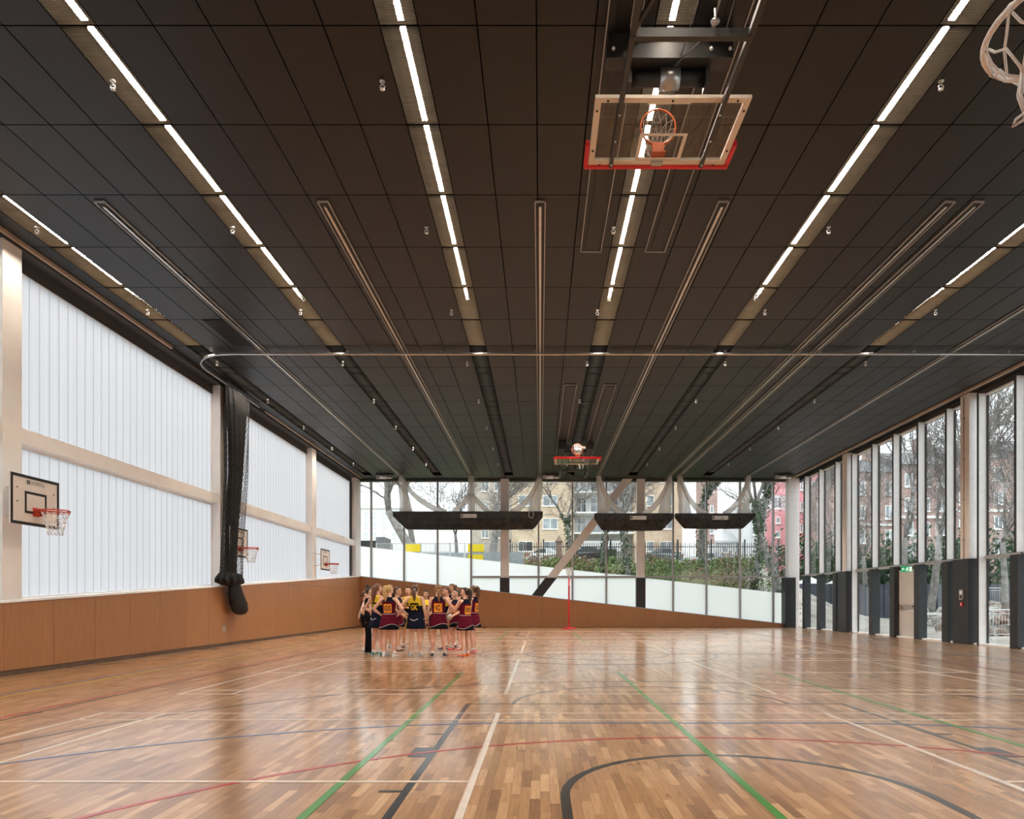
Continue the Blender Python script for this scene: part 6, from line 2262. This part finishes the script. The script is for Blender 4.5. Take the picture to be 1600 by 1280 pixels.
# ---- building site beyond the right-hand glazing
t = thing('site_hoarding', 'dark board hoarding across the building site', 'hoarding', (27, 48, 0))
M_hoard = mat('hoarding_board', (0.055, 0.062, 0.085), 0.7, var=0.15, scale=1.5)
for k in range(20):
    x0 = 17.0 + k * 0.95
    y0 = 48 + 0.06 * (k % 2)
    MB().box(x0, x0 + 0.93, y0, y0 + 0.05, -0.1, 2.62 + 0.03 * (k % 3)).build('board', M_hoard, t)
for z in (0.5, 2.0):
    MB().box(17, 36, 48.12, 48.2, z, z + 0.12).build('rail', M_bark, t)
t = thing('site_cabin', 'white site cabin above the dark hoarding', 'cabin', (28, 54, 0))
MB().box(X(1338, 54), X(1362, 54), 54, 57, 0, at(0, 896, 54).z).build('cabin_walls', M_pale, t)
MB().box(X(1337, 54), X(1363, 54), 53.9, 57.1, at(0, 896, 54).z, at(0, 894.5, 54).z).build('roof', M_wframe, t)
wpx(t, 54, 1344, 1354, 902, 912)
t = thing('white_gantry', 'thin white tube gantry beside the site cabin', 'gantry', (30, 53, 0))
for pa in (1371, 1388):
    MB().tube([(X(pa, 53), 53, 0), (X(pa, 53), 53, at(0, 898, 53).z)], 0.05, 6).build('upright', M_wframe, t)
MB().tube([(X(1369, 53), 53, at(0, 898, 53).z), (X(1392, 53), 53, at(0, 898, 53).z)], 0.05, 6).build('crosspiece', M_wframe, t)
for px_, lab in ((1246, 'left one of two white canopy tops over the hoarding'), (1296, 'right one of two white canopy tops over the hoarding')):
    c_ = at(px_ + 20, 906, 50)
    t = thing('site_canopy', lab, 'canopy', (c_.x, c_.y, 0))
    MB().add([(c_.x - 0.9, 49.3, c_.z - 0.3), (c_.x + 0.9, 49.3, c_.z - 0.3), (c_.x + 0.9, 50.9, c_.z - 0.3), (c_.x - 0.9, 50.9, c_.z - 0.3), (c_.x, 50.1, c_.z + 0.25)], [(0, 1, 4), (1, 2, 4), (2, 3, 4), (3, 0, 4), (0, 3, 2, 1)]).build('cover', M_wframe, t)
    for dx in (-0.85, 0.85):
        MB().tube([(c_.x + dx, 49.4, 0), (c_.x + dx, 49.4, c_.z - 0.28)], 0.03, 6).build('leg', M_alu, t)

def heap(x, y, sx, sy, h, seed, label):
    r = random.Random(seed)
    t = thing('rubble_heap', label, 'rubble heap', (x, y, 0))
    m = MB()
    n, rg = 22, 9
    vs, fs = [], []
    for j in range(rg + 1):
        q = j / rg
        for i in range(n):
            a = 2 * pi * i / n
            k = 1 + r.uniform(-0.14, 0.14)
            vs.append((x + sx * q * k * cos(a), y + sy * q * k * sin(a), -0.15 + (h + 0.15) * (cos(q * pi / 2) ** 0.9) * (1 + r.uniform(-0.12, 0.12)) * (0 if j == rg else 1)))
    for j in range(rg):
        for i in range(n):
            i2 = (i + 1) % n
            fs.append((j * n + i, j * n + i2, (j + 1) * n + i2, (j + 1) * n + i))
    m.add(vs, fs)
    m.build('earth', M_gravel, t)
    m = MB()
    for _ in range(90):
        a, q = r.uniform(0, 2 * pi), sqrt(r.random())
        s = r.uniform(0.06, 0.22)
        p = Vector((x + sx * q * cos(a), y + sy * q * sin(a), h * (cos(q * pi / 2) ** 0.9)))
        Rm = Matrix.Rotation(r.uniform(0, 3), 3, Vector((r.random(), r.random(), r.random() + 0.1)).normalized())
        vs = [p + Rm @ Vector((sx_ * s, sy_ * s * 0.7, sz_ * s * 0.5)) for sz_ in (-1, 1) for sx_, sy_ in ((-1, -1), (1, -1), (1, 1), (-1, 1))]
        m.hexa(vs)
    m.build('rubble', M_stone if seed % 2 else M_gravel, t, kind='stuff')
heap(27.5, 42.5, 3.2, 2.2, 1.5, 1, 'rubble heap nearest the dark hoarding')
heap(24.0, 38.0, 2.6, 1.8, 1.0, 2, 'low rubble heap between the barriers and the hoarding')
heap(19.5, 28.5, 2.2, 1.8, 0.8, 3, 'rubble heap just beyond the nearest right-hand pane')
heap(31, 38, 3.5, 2.5, 1.3, 4, 'wide rubble heap at the back right of the site')
heap(21.5, 33.0, 1.8, 1.5, 0.6, 5, 'smallest rubble heap in the middle of the site')

def barrier_parts():
    t = thing('crowd_barrier', 'galvanised crowd barrier', 'barrier', (0, 0, 0), 'crowd barriers on the site')
    w, h = 2.1, 1.08
    pts = [(-w / 2, 0, 0.12), (-w / 2, 0, h - 0.12), (-w / 2 + 0.12, 0, h), (w / 2 - 0.12, 0, h), (w / 2, 0, h - 0.12), (w / 2, 0, 0.12)]
    MB().tube(pts, 0.022, 6).build('hoop_frame', M_steel2, t)
    m = MB()
    for z in (0.2, h - 0.14):
        m.tube([(-w / 2, 0, z), (w / 2, 0, z)], 0.014, 5)
    for k in range(1, 18):
        x = -w / 2 + w * k / 18
        m.tube([(x, 0, 0.2), (x, 0, h - 0.14)], 0.009, 4)
    m.build('bars', M_steel2, t, kind='stuff')
    for s in (-1, 1):
        m = MB()
        m.tube([(s * 0.75, -0.32, 0.02), (s * 0.75, 0, 0.26), (s * 0.75, 0.32, 0.02)], 0.018, 5)
        m.build('foot', M_steel2, t)
    return t
M_steel2 = mat('galvanised_steel', (0.62, 0.64, 0.65), 0.45, 0.3, var=0.06)
bar0 = None
for (x, y, z, rz, lab) in [(16.75, 24.2, 0, 4, 'crowd barrier right outside the nearest right-hand pane'), (18.95, 24.6, 0, 12, 'crowd barrier second out from the nearest right-hand pane'),
                           (17.2, 27.2, 0, -8, 'crowd barrier behind the nearest one, further into the site'), (19.4, 35.2, 0, 10, 'crowd barrier seen just right of the door, left of its pair'),
                           (21.6, 34.6, 0, -14, 'crowd barrier seen just right of the door, right of its pair'), (23.6, 35.6, 0, 20, 'crowd barrier between the padded posts right of the door'),
                           (27.2, 40.6, 1.15, 5, 'crowd barrier standing high on the rubble nearest the hoarding'), (29.4, 39.2, 1.1, -4, 'crowd barrier standing high on the wide rubble heap'), (31.4, 38.9, 1.15, 3, 'rightmost crowd barrier up on the wide rubble heap')]:
    if bar0 is None:
        bar0 = barrier_parts(); o = bar0
    else:
        o = copy_tree(bar0)
    o.location = (x, y, z - 0.02)
    o.rotation_euler = (0, 0, radians(rz))
    o['label'] = lab
t = thing('barrier_tape', 'red and white plastic rail across the building site', 'barrier tape', (22, 29.5, 0))
for k in range(10):
    x0 = 16.2 + k * 1.1
    MB().box(x0, x0 + 1.08, 30.2, 30.23, 0.78, 0.88).build('red_band' if k % 2 == 0 else 'white_band', M_red if k % 2 == 0 else M_wframe, t)
for x0 in (16.2, 19.5, 22.8, 27.1):
    MB().tube([(x0, 30.25, 0), (x0, 30.25, 0.95)], 0.03, 6).build('stake', M_red, t)
